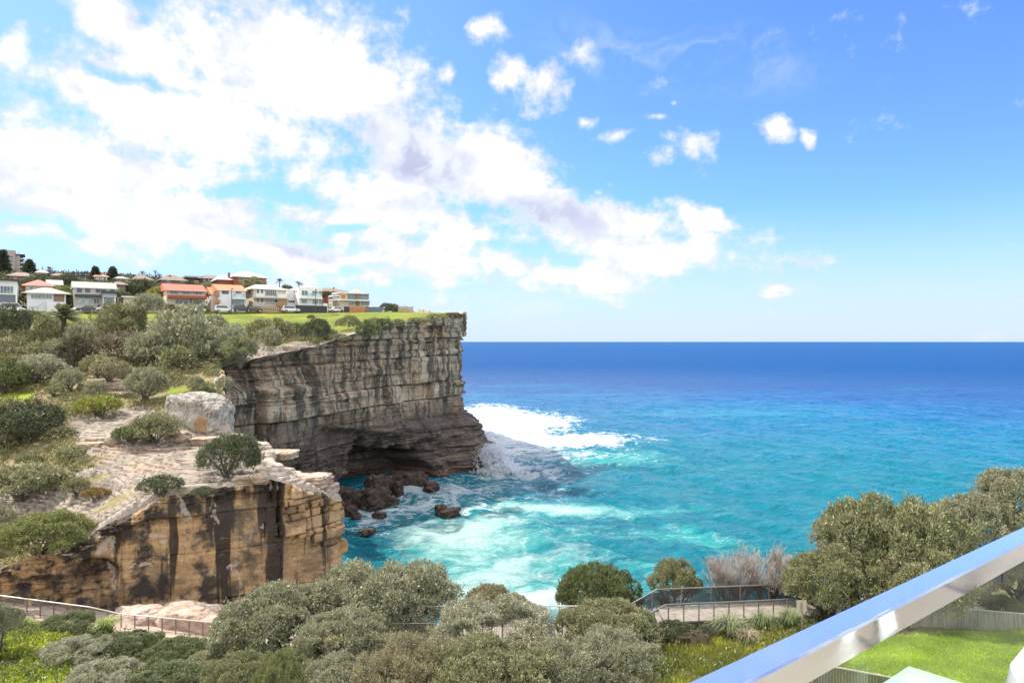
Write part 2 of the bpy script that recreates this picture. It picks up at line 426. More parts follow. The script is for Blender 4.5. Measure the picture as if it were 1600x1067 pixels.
def mat_ground():
    m, t, b = new_mat('headland ground')
    p = t.pos()
    big = t.noise(p, 0.12, 5, 0.6); mid = t.noise(p, 0.9, 6, 0.62); fine = t.noise(p, 5.0, 6, 0.6)
    x, y, z = t.xyz(p)
    lay = t.noise(t.vec(t.m('MULTIPLY', x, .12), t.m('MULTIPLY', y, .12), t.m('MULTIPLY', z, 3.2)), 1.0, 5, 0.6)
    rock = t.ramp(t.m('ADD', t.m('MULTIPLY', lay, .5), t.m('MULTIPLY', mid, .5)), [(0.32, (.12, .095, .075)), (0.43, (.205, .172, .138)), (0.55, (.31, .262, .212)), (0.72, (.41, .355, .295))])
    rock = t.mix(t.step(t.noise(t.v('MULTIPLY', p, (.5, 1.2, 1.5)), 1.6, 7, .7), .53, .62), rock, (.13, .11, .095))
    rock = t.mix(t.m('MULTIPLY', t.attr('red'), t.step(mid, .35, .6)), rock, (.38, .255, .19))
    rock = t.mix(t.m('MULTIPLY', t.attr('riser'), t.step(mid, .30, .5, .35, .92)), rock, (.075, .06, .05))  # ledge shade painted into the riser colour, along with black staining
    soil = t.ramp(t.m('ADD', t.m('MULTIPLY', mid, .6), t.m('MULTIPLY', fine, .4)), [(0.3, (.07, .075, .025)), (0.45, (.16, .14, .06)), (0.6, (.27, .215, .12)), (0.75, (.36, .29, .18))])
    grass = t.ramp(t.m('ADD', t.m('MULTIPLY', t.noise(t.v('MULTIPLY', p, (1, 1, 4)), .16, 6, .6), .7), t.m('MULTIPLY', fine, .3)), [(0.3, (.06, .095, .010)), (0.45, (.14, .175, .014)), (0.6, (.215, .235, .02)), (.75, (.31, .29, .05))])
    c = t.mix(t.step(t.m('ADD', t.attr('rock'), t.m('MULTIPLY', t.m('SUBTRACT', fine, .5), .7)), .35, .6), soil, rock)
    gp = t.noise(t.v('MULTIPLY', p, (.05, .16, .8)), 1.0, 5, .6); grass = t.mix(t.m('MULTIPLY', t.step(gp, .47, .60), .75), grass, (.085, .12, .018))  # dark patches paint the shading of lawn undulations into the grass colour
    c = t.mix(t.step(t.m('ADD', t.attr('lawn'), t.m('MULTIPLY', t.m('SUBTRACT', fine, .5), .5)), .35, .65), c, grass)
    t.put(b.inputs['Base Color'], c); b.inputs['Roughness'].default_value = .9; b.inputs['Specular IOR Level'].default_value = .2
    t.put(b.inputs['Normal'], t.bump(t.m('ADD', mid, fine), .6, .12))
    return m

# ------------------------------------------------------------------ cliffs
def strata(z, s, seed, tmin, tmax, dip=0.0, zlo=-40, zhi=20):
    """index of the bed and distance to its nearest bedding plane"""
    rs = np.random.RandomState(seed); b = [zlo]
    while b[-1] < zhi: b.append(b[-1] + tmin + (tmax - tmin) * rs.rand() ** 1.6)
    b = np.array(b); zz = z - dip * s + 0.5 * vnoise(s / 14, np.full_like(s, seed * 1.7)) + 0.12 * vnoise(s / 2.3, z / 9.0, seed=seed)
    i = np.clip(np.searchsorted(b, zz) - 1, 0, len(b) - 2)
    return i, np.minimum(zz - b[i], b[i + 1] - zz), zz, (zz - b[i]) / (b[i + 1] - b[i])

def joints(s, i, seed, wmin, wmax, z):
    w = wmin + (wmax - wmin) * h01(i, i * 0, i * 0, seed)
    q = s / w + 13.7 * h01(i, i * 0 + 3, i * 0, seed) + 0.10 * vnoise(s / 1.4, z / 1.2, seed=seed)
    k = np.floor(q); fr = q - k
    return k, np.minimum(fr, 1 - fr) * w

def build_cliff(name, edge, step_s, step_z, offs, zb, ztop_fn, mat, cap=4.5, extra=None):
    c = chaikin(edge, 2); line, s = resample(c, step_s)
    tan = np.gradient(line, axis=0); tan /= np.linalg.norm(tan, axis=1)[:, None] + 1e-9
    k = 9; pad = np.pad(tan, ((k, k), (0, 0)), 'edge'); tan = np.stack([np.convolve(pad[:, j], np.ones(2 * k + 1) / (2 * k + 1), 'valid') for j in (0, 1)], -1)
    tan /= np.linalg.norm(tan, axis=1)[:, None]; nor = np.stack([tan[:, 1], -tan[:, 0]], -1)       # away from the land
    zt = ztop_fn(line, s); nz = int((zt.max() - zb) / step_z)
    v = np.linspace(0, 1, nz)
    S = np.repeat(s[:, None], nz, 1); Z = zb + v[None] * (zt[:, None] - zb)
    X0 = np.repeat(line[:, :1], nz, 1); Y0 = np.repeat(line[:, 1:], nz, 1)
    O, dz = offs(S, Z, zt[:, None], X0, Y0)
    X = X0 + nor[:, :1] * O; Y = Y0 + nor[:, 1:] * O; Z = Z + dz
    # rim: carry the top of the face inland over the ground
    m = int(cap / step_z); capx, capy, capz = [], [], []
    topx, topy, topz = X[:, -1], Y[:, -1], Z[:, -1]
    for j in range(1, m + 1):
        f = j / m; ix = line[:, 0] - nor[:, 0] * cap * f; iy = line[:, 1] - nor[:, 1] * cap * f
        w = min(1.0, f * 2.2); cx = topx * (1 - w) + ix * w if w < 1 else ix; cy = topy * (1 - w) + iy * w if w < 1 else iy
        hz = H(cx, cy) + 0.05 - 0.5 * f ** 2
        ww = sstep(np.full_like(hz, f), 0.0, 0.25); cz = topz * (1 - ww) + hz * ww
        capx.append(cx); capy.append(cy); capz.append(cz)
    X = np.concatenate([X, np.array(capx).T], 1); Y = np.concatenate([Y, np.array(capy).T], 1); Z = np.concatenate([Z, np.array(capz).T], 1)
    onface = np.concatenate([np.ones((len(s), nz)), np.zeros((len(s), m))], 1)
    SS = np.repeat(s[:, None], X.shape[1], 1)
    me = mesh_np(name, np.stack([X, Y, Z], -1).reshape(-1, 3), grid_faces(*X.shape), False, {'face': onface, 'run': SS / 10.0})
    o = link(name, me, mat); o['kind'] = 'structure'
    return o, line, s, nor, zt

def near_offs(S, Z, ZT, X, Y):
    px = 800 + F * X / Y
    dep = ZT - Z                                            # depth under the rim
    i, db, zz, fr = strata(Z, S, 5, 2.2, 4.6, 0.0)
    k, dj = joints(S, i, 9, 4.0, 8.5, Z)
    o = 0.38 * (h01(i, k, i * 0, 3) - .5) + 0.25 * (h01(i, i * 0, i * 0, 4) - .5)
    o = o - 0.12 * sstep(db, 0.07, 0.0) - 0.14 * sstep(dj, 0.07, 0.0) * (h01(i, k, i * 0, 8) > .35)
    # thin beds at the rim
    i2, db2, z2, f2 = strata(Z, S, 15, 0.22, 0.6, 0.0)
    k2, dj2 = joints(S, i2, 19, 0.9, 3.2, Z)
    thin = 0.55 * (h01(i2, k2, i2 * 0, 6) - .4) - 0.18 * sstep(db2, 0.05, 0) - 0.15 * sstep(dj2, 0.06, 0)
    left = sstep(px, 210, 120)
    wt = np.maximum(sstep(dep, 1.05, 0.7), left * 0.8 * sstep(vnoise(S / 4, Z / 2, seed=77), -.15, .1))
    o = o * (1 - wt) + (thin + 0.15) * wt
    # broken blocks at the seaward corner
    blk = sstep(px, 425, 440) * sstep(px, 560, 535) * sstep(dep, 4.7, 4.4)
    i3, db3, z3, f3 = strata(Z, S, 25, 0.4, 1.5, 0.10)
    k3, dj3 = joints(S + 0.35 * vnoise(S / .9, Z / .8, seed=88), i3, 29, 0.6, 2.8, Z)
    b3 = 0.95 * (h01(i3, k3, i3 * 0, 5) - .5) - 0.28 * sstep(db3, 0.07, 0) - 0.34 * sstep(dj3, 0.08, 0) + 0.18
    o = o * (1 - blk) + b3 * blk
    o = o - 0.85 * np.exp(-((px - 436) / 3.0) ** 2) * sstep(dep, 5.0, 4.2) - 1.0 * np.exp(-((px - 424) / 4.5) ** 2) * sstep(dep, 2.3, 1.5)
    o = o + 0.22 * fbm(S / 2.2, Z / 1.6, oct=4, seed=6) + 0.8 * fbm(S / 11, Z / 16, oct=2, seed=16)
    hol = np.exp(-((px - 150) / 42) ** 2 - ((Z + 17.6) / 1.3) ** 2)      # wind-worn hollow in the left wall
    o = o - 1.5 * sstep(hol, .25, .8) - 0.35 * sstep(vnoise(S / .7, Z / .5, seed=61), .12, .25) * left
    return o * sstep(dep, -0.1, 0.25) + 0.1, np.zeros_like(Z)

def far_offs(S, Z, ZT, X, Y):
    px = 800 + F * X / Y; dep = ZT - Z
    sm = S
    i, db, zz, fr = strata(Z, sm, 35, 3.6, 8.5, 0.03)                   # thick beds that share their joints
    k, dj = joints(sm, i, 39, 2.6, 8.0, Z)
    o = 2.4 * (h01(i, k, i * 0, 33) - .5) + 1.2 * (h01(i, i * 0, i * 0, 34) - .45) - 0.5 * sstep(dj, 0.22, 0) - 0.7 * sstep(db, .25, 0)
    i2, db2, z2, f2 = strata(Z, sm, 45, 0.35, 1.5, 0.03)
    k2, dj2 = joints(sm, i2, 49, 1.2, 4.5, Z)
    thin = 0.95 * (h01(i2, k2, i2 * 0, 36) - .5) + 0.55 * (h01(i2, i2 * 0, i2 * 0, 46) - .5) - 0.28 * sstep(db2, .12, 0) - 0.2 * sstep(dj2, .15, 0)
    wt = np.clip(0.35 + 1.6 * vnoise(S / 12, Z / 5, seed=71) + 0.5 * sstep(Z, -6, -1) + .5 * sstep(Z, -14, -20), 0.15, 1)
    o = o * (1 - 0.6 * wt) + thin * wt
    o = o + 1.6 * fbm(S / 16, Z / 40, oct=3, seed=37) + 0.55 * fbm(S / 2.6, Z / 2.0, oct=4, seed=38)
    # deep cleft and recessed dark beds at the landward end
    rec = sstep(px, 505, 470) * sstep(Z, -8.6, -7.8) * sstep(dep, 0.5, 1.2)
    o = o - 2.6 * rec
    o = o - 3.8 * sstep(px, 508, 470) * np.floor(sstep(Z + .5 * vnoise(S / 4, Z, seed=59), -9.0, -1.8) * 6) / 6
    o = o - 2.2 * np.exp(-((px - 408) / 5) ** 2) * sstep(Z, -6, -10)
    # the foot shelf under the point, and the cave beside it
    foot = sstep(px, 560, 640) * sstep(Z + 0.10 * (px - 680) / 10, -17.4, -19.6)
    face = sstep(Z, -30, -20)
    o = o + foot * (4.6 + 2.4 * sstep(px, 680, 722) - 2.6 * face + 1.2 * fbm(S / 3, Z / 2, oct=3, seed=57)) + 1.4 * sstep(Z, -25.8, -26.6) * sstep(px, 600, 650)
    cx = (px - 598) / 62.0; cz = (Z + 29.5) / np.where(px < 598, 9.0, 8.2 - 3.2 * np.clip((px - 620) / 60, 0, 1))
    cave = sstep(1.0 - cx ** 2 - cz ** 2 + 0.75 * vnoise(S / 3.5, Z / 2.2, seed=58) + .3 * vnoise(S / 1.2, Z / .9, seed=60), 0.0, 0.25)
    o = o - 13.0 * cave * sstep(px, 522, 540)
    o = o - 1.8 * sstep(Z + 0.035 * (px - 560) * 1.0, -17.5, -19.0) * sstep(px, 700, 640) * sstep(px, 480, 530) * (1 - cave)
    rim = sstep(dep, -0.2, 0.6)
    return o * rim + 0.25 * (1 - rim) + 0.9 * sstep(dep, 2.8, 1.2) * sstep(px, 505, 520) * sstep(vnoise(S / 3, S * 0, seed=91), -.25, .1), np.zeros_like(Z)

def rock_mat(name, near):
    m, t, b = new_mat(name)
    p = t.pos(); x, y, z = t.xyz(p); run = t.attr('run')
    bed = t.noise(t.vec(t.m('MULTIPLY', run, .5), 0.0, t.m('MULTIPLY', z, 1.5 if near else .75)), 1.0, 7, .62)
    blot = t.noise(p, .55 if near else .22, 7, .62); fine = t.noise(p, 5.5 if near else 2.4, 7, .65)
    sv = t.vec(t.m('MULTIPLY', run, 5.0 if near else 4.2), 0.0, t.m('MULTIPLY', z, .05 if near else .06))
    streak = t.noise(sv, 1.0, 4 if near else 7, .55 if near else .7); streak2 = t.noise(t.v('ADD', sv, (31., 7., 3.)), 3.1, 5, .6)
    mixv = t.m('ADD', t.m('MULTIPLY', bed, .55), t.m('MULTIPLY', blot, .45))
    if near:
        c = t.ramp(mixv, [(.30, (.22, .13, .07)), (.43, (.42, .265, .135)), (.52, (.55, .365, .19)), (.62, (.55, .41, .265)), (.75, (.62, .51, .38))])
        ochre = t.step(run, 3.5, 5.2)
        c = t.mix(t.m('MULTIPLY', ochre, t.step(z, -13.5, -16.5)), c, t.ramp(mixv, [(.32, (.34, .13, .03)), (.5, (.60, .27, .05)), (.7, (.62, .38, .15))]))
        dk = t.step(t.m('ADD', streak, t.m('ADD', t.m('MULTIPLY', t.m('SUBTRACT', streak2, .5), .14), t.m('MULTIPLY', t.m('SUBTRACT', fine, .5), .08))), .535, .58)
        c = t.mix(t.m('MULTIPLY', dk, .93), c, (.022, .018, .016))
        c = t.mix(t.m('MULTIPLY', t.step(streak2, .54, .66), .6), c, (.10, .07, .05))
        rough = t.noise(t.vec(t.m('MULTIPLY', run, 1.6), 2.0, t.m('MULTIPLY', z, .35)), 1.6, 5, .6)
        c = t.mix(t.m('MULTIPLY', t.step(rough, .53, .62), .55), c, (.12, .09, .07))
        c = t.mix(t.m('MULTIPLY', t.step(t.m('SUBTRACT', 5.2, run), 1.0, 2.6), t.step(blot, .40, .58)), c, (.055, .045, .04))
        pale = t.step(t.noise(t.v('ADD', p, (9., 9., 9.)), .33, 6, .65, 1.2), .60, .64)
        c = t.mix(t.m('MULTIPLY', pale, .8), c, (.50, .41, .33))
    else:
        c = t.ramp(mixv, [(.30, (.07, .055, .045)), (.40, (.20, .15, .11)), (.48, (.37, .29, .215)), (.58, (.50, .41, .31)), (.74, (.62, .54, .44))])
        c = t.mix(t.m('MULTIPLY', t.step(t.noise(p, .11, 4, .6), .52, .64), .6), c, (.42, .25, .13))
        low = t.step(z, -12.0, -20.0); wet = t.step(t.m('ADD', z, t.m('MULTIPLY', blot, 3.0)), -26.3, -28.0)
        dk = t.step(streak, .46, .57)
        c = t.mix(t.m('MULTIPLY', dk, .84), c, (.045, .04, .038))
        c = t.mix(t.m('MULTIPLY', t.step(streak2, .57, .66), .65), c, (.52, .46, .38))
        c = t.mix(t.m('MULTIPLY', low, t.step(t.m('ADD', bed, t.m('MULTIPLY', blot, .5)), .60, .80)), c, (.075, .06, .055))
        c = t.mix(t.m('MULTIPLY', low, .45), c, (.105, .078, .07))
        c = t.mix(t.m('MULTIPLY', wet, .75), c, (.10, .055, .036))
    c = t.mix(.7, c, t.ramp(fine, [(.25, (.45, .45, .45)), (.5, (.95, .95, .95)), (.75, (1.25, 1.25, 1.25))]), 'MULTIPLY')
    top = t.ramp(t.m('ADD', t.m('MULTIPLY', blot, .5), t.m('MULTIPLY', fine, .5)), [(.3, (.15, .125, .10)), (.45, (.30, .255, .21)), (.6, (.42, .36, .30))] if near else [(.3, (.17, .14, .11)), (.42, (.30, .25, .20)), (.6, (.46, .40, .34))])
    c = t.mix(t.step(t.attr('face'), .9, .1), c, top)
    t.put(b.inputs['Base Color'], c); b.inputs['Roughness'].default_value = .85; b.inputs['Specular IOR Level'].default_value = .25
    t.put(b.inputs['Normal'], t.bump(t.m('ADD', fine, t.m('MULTIPLY', t.noise(t.v('MULTIPLY', p, (1, 1, 3)), 9 if near else 4, 5, .6), .6)), .7, .10 if near else .25))
    return m

def edge_top(line, s):
    zz = H0(line[:, 0], line[:, 1]) + np.where(line[:, 1] < 100, .55 * np.floor(4 * vnoise(s / 2.6, s * 0, seed=82)) / 4, 0); return zz + 0.15 + 0.5 * vnoise(s / 5, s * 0, seed=81)

M_NEAR = rock_mat('near sandstone', True); M_FAR = rock_mat('far sandstone', False)
build_headland()
build_cliff('cove_cliff', NEAR_EDGE + [(-60, 121)], .11, .11, near_offs, -31.5, edge_top, M_NEAR, cap=2.6)
def far_top(line, s):
    px = 800 + F * line[:, 0] / line[:, 1]
    return edge_top(line, s) + np.where(px < 330, 0, 0)
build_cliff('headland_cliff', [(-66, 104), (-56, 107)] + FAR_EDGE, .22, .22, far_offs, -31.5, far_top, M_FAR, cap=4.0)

# ------------------------------------------------------------------ sea
def build_sea():
    ang = np.linspace(R(-78), R(78), 620); rad = np.concatenate([np.geomspace(18, 520, 620), np.geomspace(540, 60000, 60)])
    A, D = np.meshgrid(ang, rad, indexing='ij'); X = D * np.sin(A); Y = D * np.cos(A)
    fade = sstep(D, 700, 250)
    wx = X * .86 + Y * .5; wy = -X * .5 + Y * .86
    Z = SEA_Z + fade * (0.9 * fbm(wx / 4.0, wy / 12, oct=4, seed=101) + 0.9 * fbm(wx / 30, wy / 60, oct=2, seed=102))
    me = mesh_np('sea', np.stack([X, Y, Z], -1).reshape(-1, 3), grid_faces(*X.shape), True)
    me.flip_normals()
    o = link('sea', me, mat_sea()); o['kind'] = 'structure'

def mat_sea():
    m, t, b = new_mat('sea water')
    p = t.pos(); x, y, z = t.xyz(p); flat = t.vec(x, y, 0.0)
    w1 = t.v('SUBTRACT', t.noise(flat, .035, 4, .6, color=True), (.5, .5, .5)); w2 = t.v('SUBTRACT', t.noise(flat, .16, 5, .6, color=True), (.5, .5, .5))
    q = t.v('ADD', flat, t.v('ADD', t.v('SCALE', w1, 46.0), t.v('SCALE', w2, 11.0)))
    def pool(px, py, rx, ry):
        """a patch of water around the spot seen at (px, py); radii in metres"""
        d = 30.0 * F / (py - 533.5); c = ((px - 800) / F * d, d, 0.0)
        return t.m('SUBTRACT', 1.0, t.v('LENGTH', t.v('MULTIPLY', t.v('SUBTRACT', q, c), (1 / rx, 1 / ry, 0.0))))
    def union(L):
        a = None
        for s in L:
            r = pool(*s); a = r if a is None else t.m('MAXIMUM', a, r)
        return a
    dist = t.v('LENGTH', flat)
    n1 = t.noise(t.v('MULTIPLY', flat, (.5, 1, 1)), .012, 6, .6); 
    deep = t.ramp(t.step(t.m('ADD', dist, t.m('MULTIPLY', t.m('SUBTRACT', n1, .5), 340.0)), 90, 520),
                  [(.0, (.005, .205, .265)), (.25, (.005, .185, .315)), (.55, (.007, .15, .335)), (.8, (.010, .112, .305)), (1., (.014, .082, .245))])
    deep = t.mix(t.step(dist, 700, 5000), deep, (.017, .084, .23))
    shoal = union([(860, 800, 22, 9), (740, 850, 18, 9), (690, 905, 22, 7), (1060, 845, 14, 5), (900, 900, 12, 5), (960, 720, 12, 20), (1000, 790, 16, 5)])
    c = t.mix(t.m('MULTIPLY', t.step(shoal, -.15, .75), .85), deep, (.03, .38, .37))
    cy = t.step(t.noise(t.v('MULTIPLY', flat, (.35, 1, 1)), .010, 5, .6), .52, .66)
    c = t.mix(t.m('MULTIPLY', t.m('MULTIPLY', cy, t.step(dist, 120, 300)), t.m('MULTIPLY', t.step(dist, 620, 420), .55)), c, (.01, .28, .42))
    murk = union([(650, 835, 15, 8), (960, 740, 16, 9), (800, 740, 12, 8), (860, 760, 10, 6)])
    c = t.mix(t.m('MULTIPLY', t.step(murk, -.1, .6), .75), c, (.006, .085, .14))
    milk = union([(850, 800, 15, 5), (735, 838, 12, 9), (660, 885, 16, 4), (740, 880, 14, 5), (790, 925, 20, 6), (600, 885, 10, 4)])
    lace = t.noise(t.v('ADD', flat, t.v('SCALE', w2, 9.0)), .42, 8, .66, .8)
    cell = t.voro(t.v('ADD', flat, t.v('SCALE', w2, 7.0)), .32, 'DISTANCE_TO_EDGE')
    c = t.mix(t.m('MULTIPLY', t.step(t.m('ADD', milk, t.m('MULTIPLY', t.m('SUBTRACT', lace, .5), 1.0)), -.35, .9), .95), c, (.52, .80, .74))
    foam_a = union([(780, 660, 30, 46), (850, 686, 26, 19), (925, 690, 12, 9), (750, 650, 24, 50), (800, 705, 16, 9)])          # broken surf past the point
    foam_b = union([(780, 735, 20, 14), (700, 770, 20, 12), (640, 790, 16, 9), (600, 800, 14, 8), (860, 715, 20, 13), (640, 770, 16, 10), (760, 925, 24, 5), (830, 925, 14, 4)])
    fa = t.step(t.m('ADD', foam_a, t.m('MULTIPLY', t.m('SUBTRACT', lace, .5), 2.4)), -.05, .36)
    fb = t.m('MULTIPLY', t.step(t.m('ADD', t.m('MULTIPLY', foam_b, .5), t.m('MULTIPLY', t.m('SUBTRACT', lace, .5), 3.0)), .02, .55), .72)
    caps = t.m('MULTIPLY', t.step(t.noise(t.v('MULTIPLY', flat, (.45, 1, 1)), .30, 7, .68), .655, .70), t.step(dist, 900, 200))
    lines = t.m('MULTIPLY', t.m('MULTIPLY', t.step(cell, .10, .0), t.step(lace, .42, .6)), t.step(t.m('MAXIMUM', foam_b, t.m('MAXIMUM', milk, shoal)), -.35, .35))
    foam = t.m('MAXIMUM', t.m('MAXIMUM', fa, fb), t.m('MAXIMUM', t.m('MULTIPLY', caps, .3), t.m('MULTIPLY', lines, .22)))
    c = t.mix(foam, c, (.80, .86, .88))
    t.put(b.inputs['Base Color'], c)
    t.put(b.inputs['Roughness'], t.m('ADD', t.step(dist, 150, 900, .2, .5), t.m('MULTIPLY', foam, .4))); b.inputs['IOR'].default_value = 1.33
    t.put(b.inputs['Specular IOR Level'], t.m('SUBTRACT', t.step(dist, 900, 150, .06, .34), t.m('MULTIPLY', foam, .05)))
    wv = t.v('MULTIPLY', flat, (.55, 1.0, 1.0))
    rp = t.m('ADD', t.m('MULTIPLY', t.noise(wv, .50, 8, .66, .4), 1.5), t.m('MULTIPLY', t.noise(wv, .07, 5, .6), 5.0))
    t.put(b.inputs['Normal'], t.bump(rp, 1.0, 1.8))
    return m
build_sea()

# ------------------------------------------------------------------ foreground slope below the balcony
fg_ctrl = []
for px, L in {-260: [(943, 46), (935, 50), (930, 58), (1067, 34)], 0: [(955, 46), (938, 50), (940, 58), (1010, 38.5), (1067, 34)], 140: [(973, 46), (954, 51), (950, 60), (1067, 34)],
              341: [(997, 46.5), (968, 53), (960, 60), (1035, 40), (1067, 34.5)], 500: [(1005, 46), (985, 55), (1040, 38), (1067, 34)], 640: [(1000, 43), (985, 47), (1067, 32.5)],
              800: [(1008, 40), (985, 44), (1067, 31.5)], 980: [(1005, 39), (985, 44), (1067, 31)], 1080: [(986, 39), (965, 43.5), (1040, 33.5), (1067, 31)], 1200: [(984, 38), (950, 43.5), (1000, 35.5), (1067, 30)],
              1400: [(985, 36), (950, 42), (1067, 29)], 1500: [(985, 35.5), (945, 42), (1067, 29)], 1640: [(978, 37), (940, 43), (1067, 29)], 2300: [(950, 40), (1067, 28)]}.items():
    fg_ctrl += [tuple(P(px, py, d)) for py, d in L]
fg_ctrl += [(x, 8, -14.4) for x in (-50, -25, 0, 25, 50)]
G0 = rbf(fg_ctrl)
LAWN = [P(1335, 1000, 34).xy[:], P(1395, 992, 35).xy[:], P(1480, 985, 35.5).xy[:], P(1640, 980, 36).xy[:], (60, 36), (60, 10), (6, 10), P(1290, 1067, 29).xy[:]]
def fg_masks(x, y):
    lawn = in_poly(x + 0.25 * vnoise(x, y, seed=3), y + .25 * vnoise(x, y, seed=4), LAWN).astype(float)
    path = sstep(y + 0.6 * fbm(x / 3, y / 3, oct=3, seed=61), 44.6, 45.6) * sstep(x, -12, -15)
    path = np.maximum(path, sstep(y, 37.2, 37.6) * sstep(y, 42.0, 41.5) * sstep(x, 19.5, 20.5))
    return lawn, path
def G(x, y):
    x = np.asarray(x, float); y = np.asarray(y, float)
    lawn, path = fg_masks(x, y)
    return G0(x, y) + 0.16 * fbm(x / 1.3, y / 1.3, oct=4, seed=65) * (1 - .85 * lawn) + path * .06 * fbm(x / .5, y / .5, oct=3, seed=66)

def build_slope():
    xs = np.linspace(-75, 75, 760); t = np.concatenate([np.linspace(0, 1, 300) ** 0.7])
    edge = np.where(xs < -16, 66, 0) + np.where(xs >= -16, np.clip(62 - (xs + 16) * 3.2, 44.6, 62), 0) + 9 * sstep(xs, 24, 28) + 1.2 * fbm(xs / 5, xs * 0, oct=3, seed=68)
    X = np.repeat(xs[:, None], len(t), 1); Y = 5 + t[None] * (edge[:, None] - 5); Z = G(X, Y)
    lawn, path = fg_masks(X, Y)
    for k, drop in enumerate((1.2, 4, 8, 17)):                       # the sea face of the slope
        X = np.concatenate([X, X[:, -1:]], 1); Y = np.concatenate([Y, Y[:, -1:] + .5 + fbm(X[:, -1:] / 3, X[:, -1:] * 0 + k, oct=3, seed=69)], 1); Z = np.concatenate([Z, Z[:, -1:] * 0 + np.maximum(G0(X[:, -1:], edge[:, None]) - drop, -31)], 1)
        lawn = np.concatenate([lawn, lawn[:, -1:] * 0], 1); path = np.concatenate([path, path[:, -1:] * 0 + .6], 1)
    me = mesh_np('slope_ground', np.stack([X, Y, Z], -1).reshape(-1, 3), grid_faces(*X.shape), True, {'lawn': lawn, 'path': path})
    m, tt, b = new_mat('slope ground'); p = tt.pos(); mid = tt.noise(p, 1.1, 6, .62); fine = tt.noise(p, 7, 6, .65)
    c = tt.ramp(tt.m('ADD', tt.m('MULTIPLY', mid, .6), tt.m('MULTIPLY', fine, .4)), [(.3, (.035, .04, .015)), (.45, (.09, .085, .03)), (.6, (.16, .15, .05)), (.75, (.24, .19, .10))])
    lw = tt.ramp(tt.m('ADD', tt.m('MULTIPLY', mid, .5), tt.m('MULTIPLY', fine, .5)), [(.3, (.07, .13, .01)), (.5, (.17, .26, .018)), (.7, (.29, .34, .035))])
    rk = tt.ramp(tt.m('ADD', tt.m('MULTIPLY', tt.noise(tt.v('MULTIPLY', p, (1, 1.6, 3)), .7, 7, .65), .7), tt.m('MULTIPLY', fine, .3)), [(.3, (.16, .12, .10)), (.45, (.36, .27, .22)), (.6, (.50, .40, .33)), (.75, (.58, .50, .43))])
    c = tt.mix(tt.step(tt.attr('lawn'), .3, .7), c, lw)
    c = tt.mix(tt.step(tt.m('ADD', tt.attr('path'), tt.m('MULTIPLY', tt.m('SUBTRACT', fine, .5), .5)), .3, .6), c, rk)
    tt.put(b.inputs['Base Color'], c); b.inputs['Roughness'].default_value = .92; b.inputs['Specular IOR Level'].default_value = .2
    tt.put(b.inputs['Normal'], tt.bump(tt.m('ADD', mid, fine), .6, .06))
    o = link('slope_ground', me, m); o['kind'] = 'structure'
build_slope()

# ------------------------------------------------------------------ plants
def mat_leaf():
    m, t, b = new_mat('leaf')
    oi = t.n.new('ShaderNodeObjectInfo'); tint = t.attr('tint')
    col = t.mix(1.0, oi.outputs['Color'], t.ramp(tint, [(0, (.55, .60, .50)), (.35, (.82, .86, .8)), (.7, (1.25, 1.2, 1.12)), (1, (2.1, 1.95, 1.85))]), 'MULTIPLY')
    t.put(b.inputs['Base Color'], col); b.inputs['Roughness'].default_value = .52; b.inputs['Specular IOR Level'].default_value = .5
    tr = t.n.new('ShaderNodeBsdfTranslucent'); t.put(tr.inputs[0], t.mix(1.0, col, (1.1, 1.1, .75), 'MULTIPLY'))
    mx = t.n.new('ShaderNodeMixShader'); mx.inputs[0].default_value = .2
    t.l.new(b.outputs[0], mx.inputs[1]); t.l.new(tr.outputs[0], mx.inputs[2]); t.l.new(mx.outputs[0], t.n['Material Output'].inputs[0])
    return m
M_LEAF = mat_leaf()
M_BARK = plain('bark', (.12, .10, .085), .9, var=.45, scale=3, bump=.6)
M_BARKP = plain('pale bark', (.26, .22, .19), .9, var=.4, scale=3, bump=.5)
M_TWIG = plain('dead twigs', (.36, .32, .285), .9, var=.3, scale=2)

def unit(v): return v / (np.linalg.norm(v, axis=-1, keepdims=True) + 1e-9)

def leaves(rs, pos, nor, m, L, wr, out=.7, rnd=.9, up=.25, droop=.0, jit=.35):
    """m leaf blades round each twig tip; four corners a blade"""
    n = len(pos); p = np.repeat(pos, m, 0); nn = np.repeat(nor, m, 0)
    L = np.repeat(np.broadcast_to(np.asarray(L, float), (n,)), m)[:, None]
    d = unit(nn * out + rs.normal(size=p.shape) * rnd * .6 + np.array([0, 0, up]))
    side = unit(np.cross(d, rs.normal(size=p.shape))); l = L * (.65 + .7 * rs.rand(len(p), 1))
    base = p + rs.normal(size=p.shape) * L * jit
    mid = base + d * l * .5; tip = base + d * l + np.array([0, 0, -1.]) * l * droop
    v = np.stack([base, mid + side * l * wr * .5, tip, mid - side * l * wr * .5], 1).reshape(-1, 3)
    f = np.arange(len(v)).reshape(-1, 4)
    ti = np.clip(np.repeat(.5 + .17 * rs.normal(size=n), m) + .20 * rs.normal(size=n * m), 0, 1)
    return v, f, ti

def rand_dir(rs, n, zmin=-1.0):
    z = zmin + (1 - zmin) * rs.rand(n); a = rs.rand(n) * 2 * math.pi; r = np.sqrt(1 - z * z)
    return np.stack([r * np.cos(a), r * np.sin(a), z], -1)

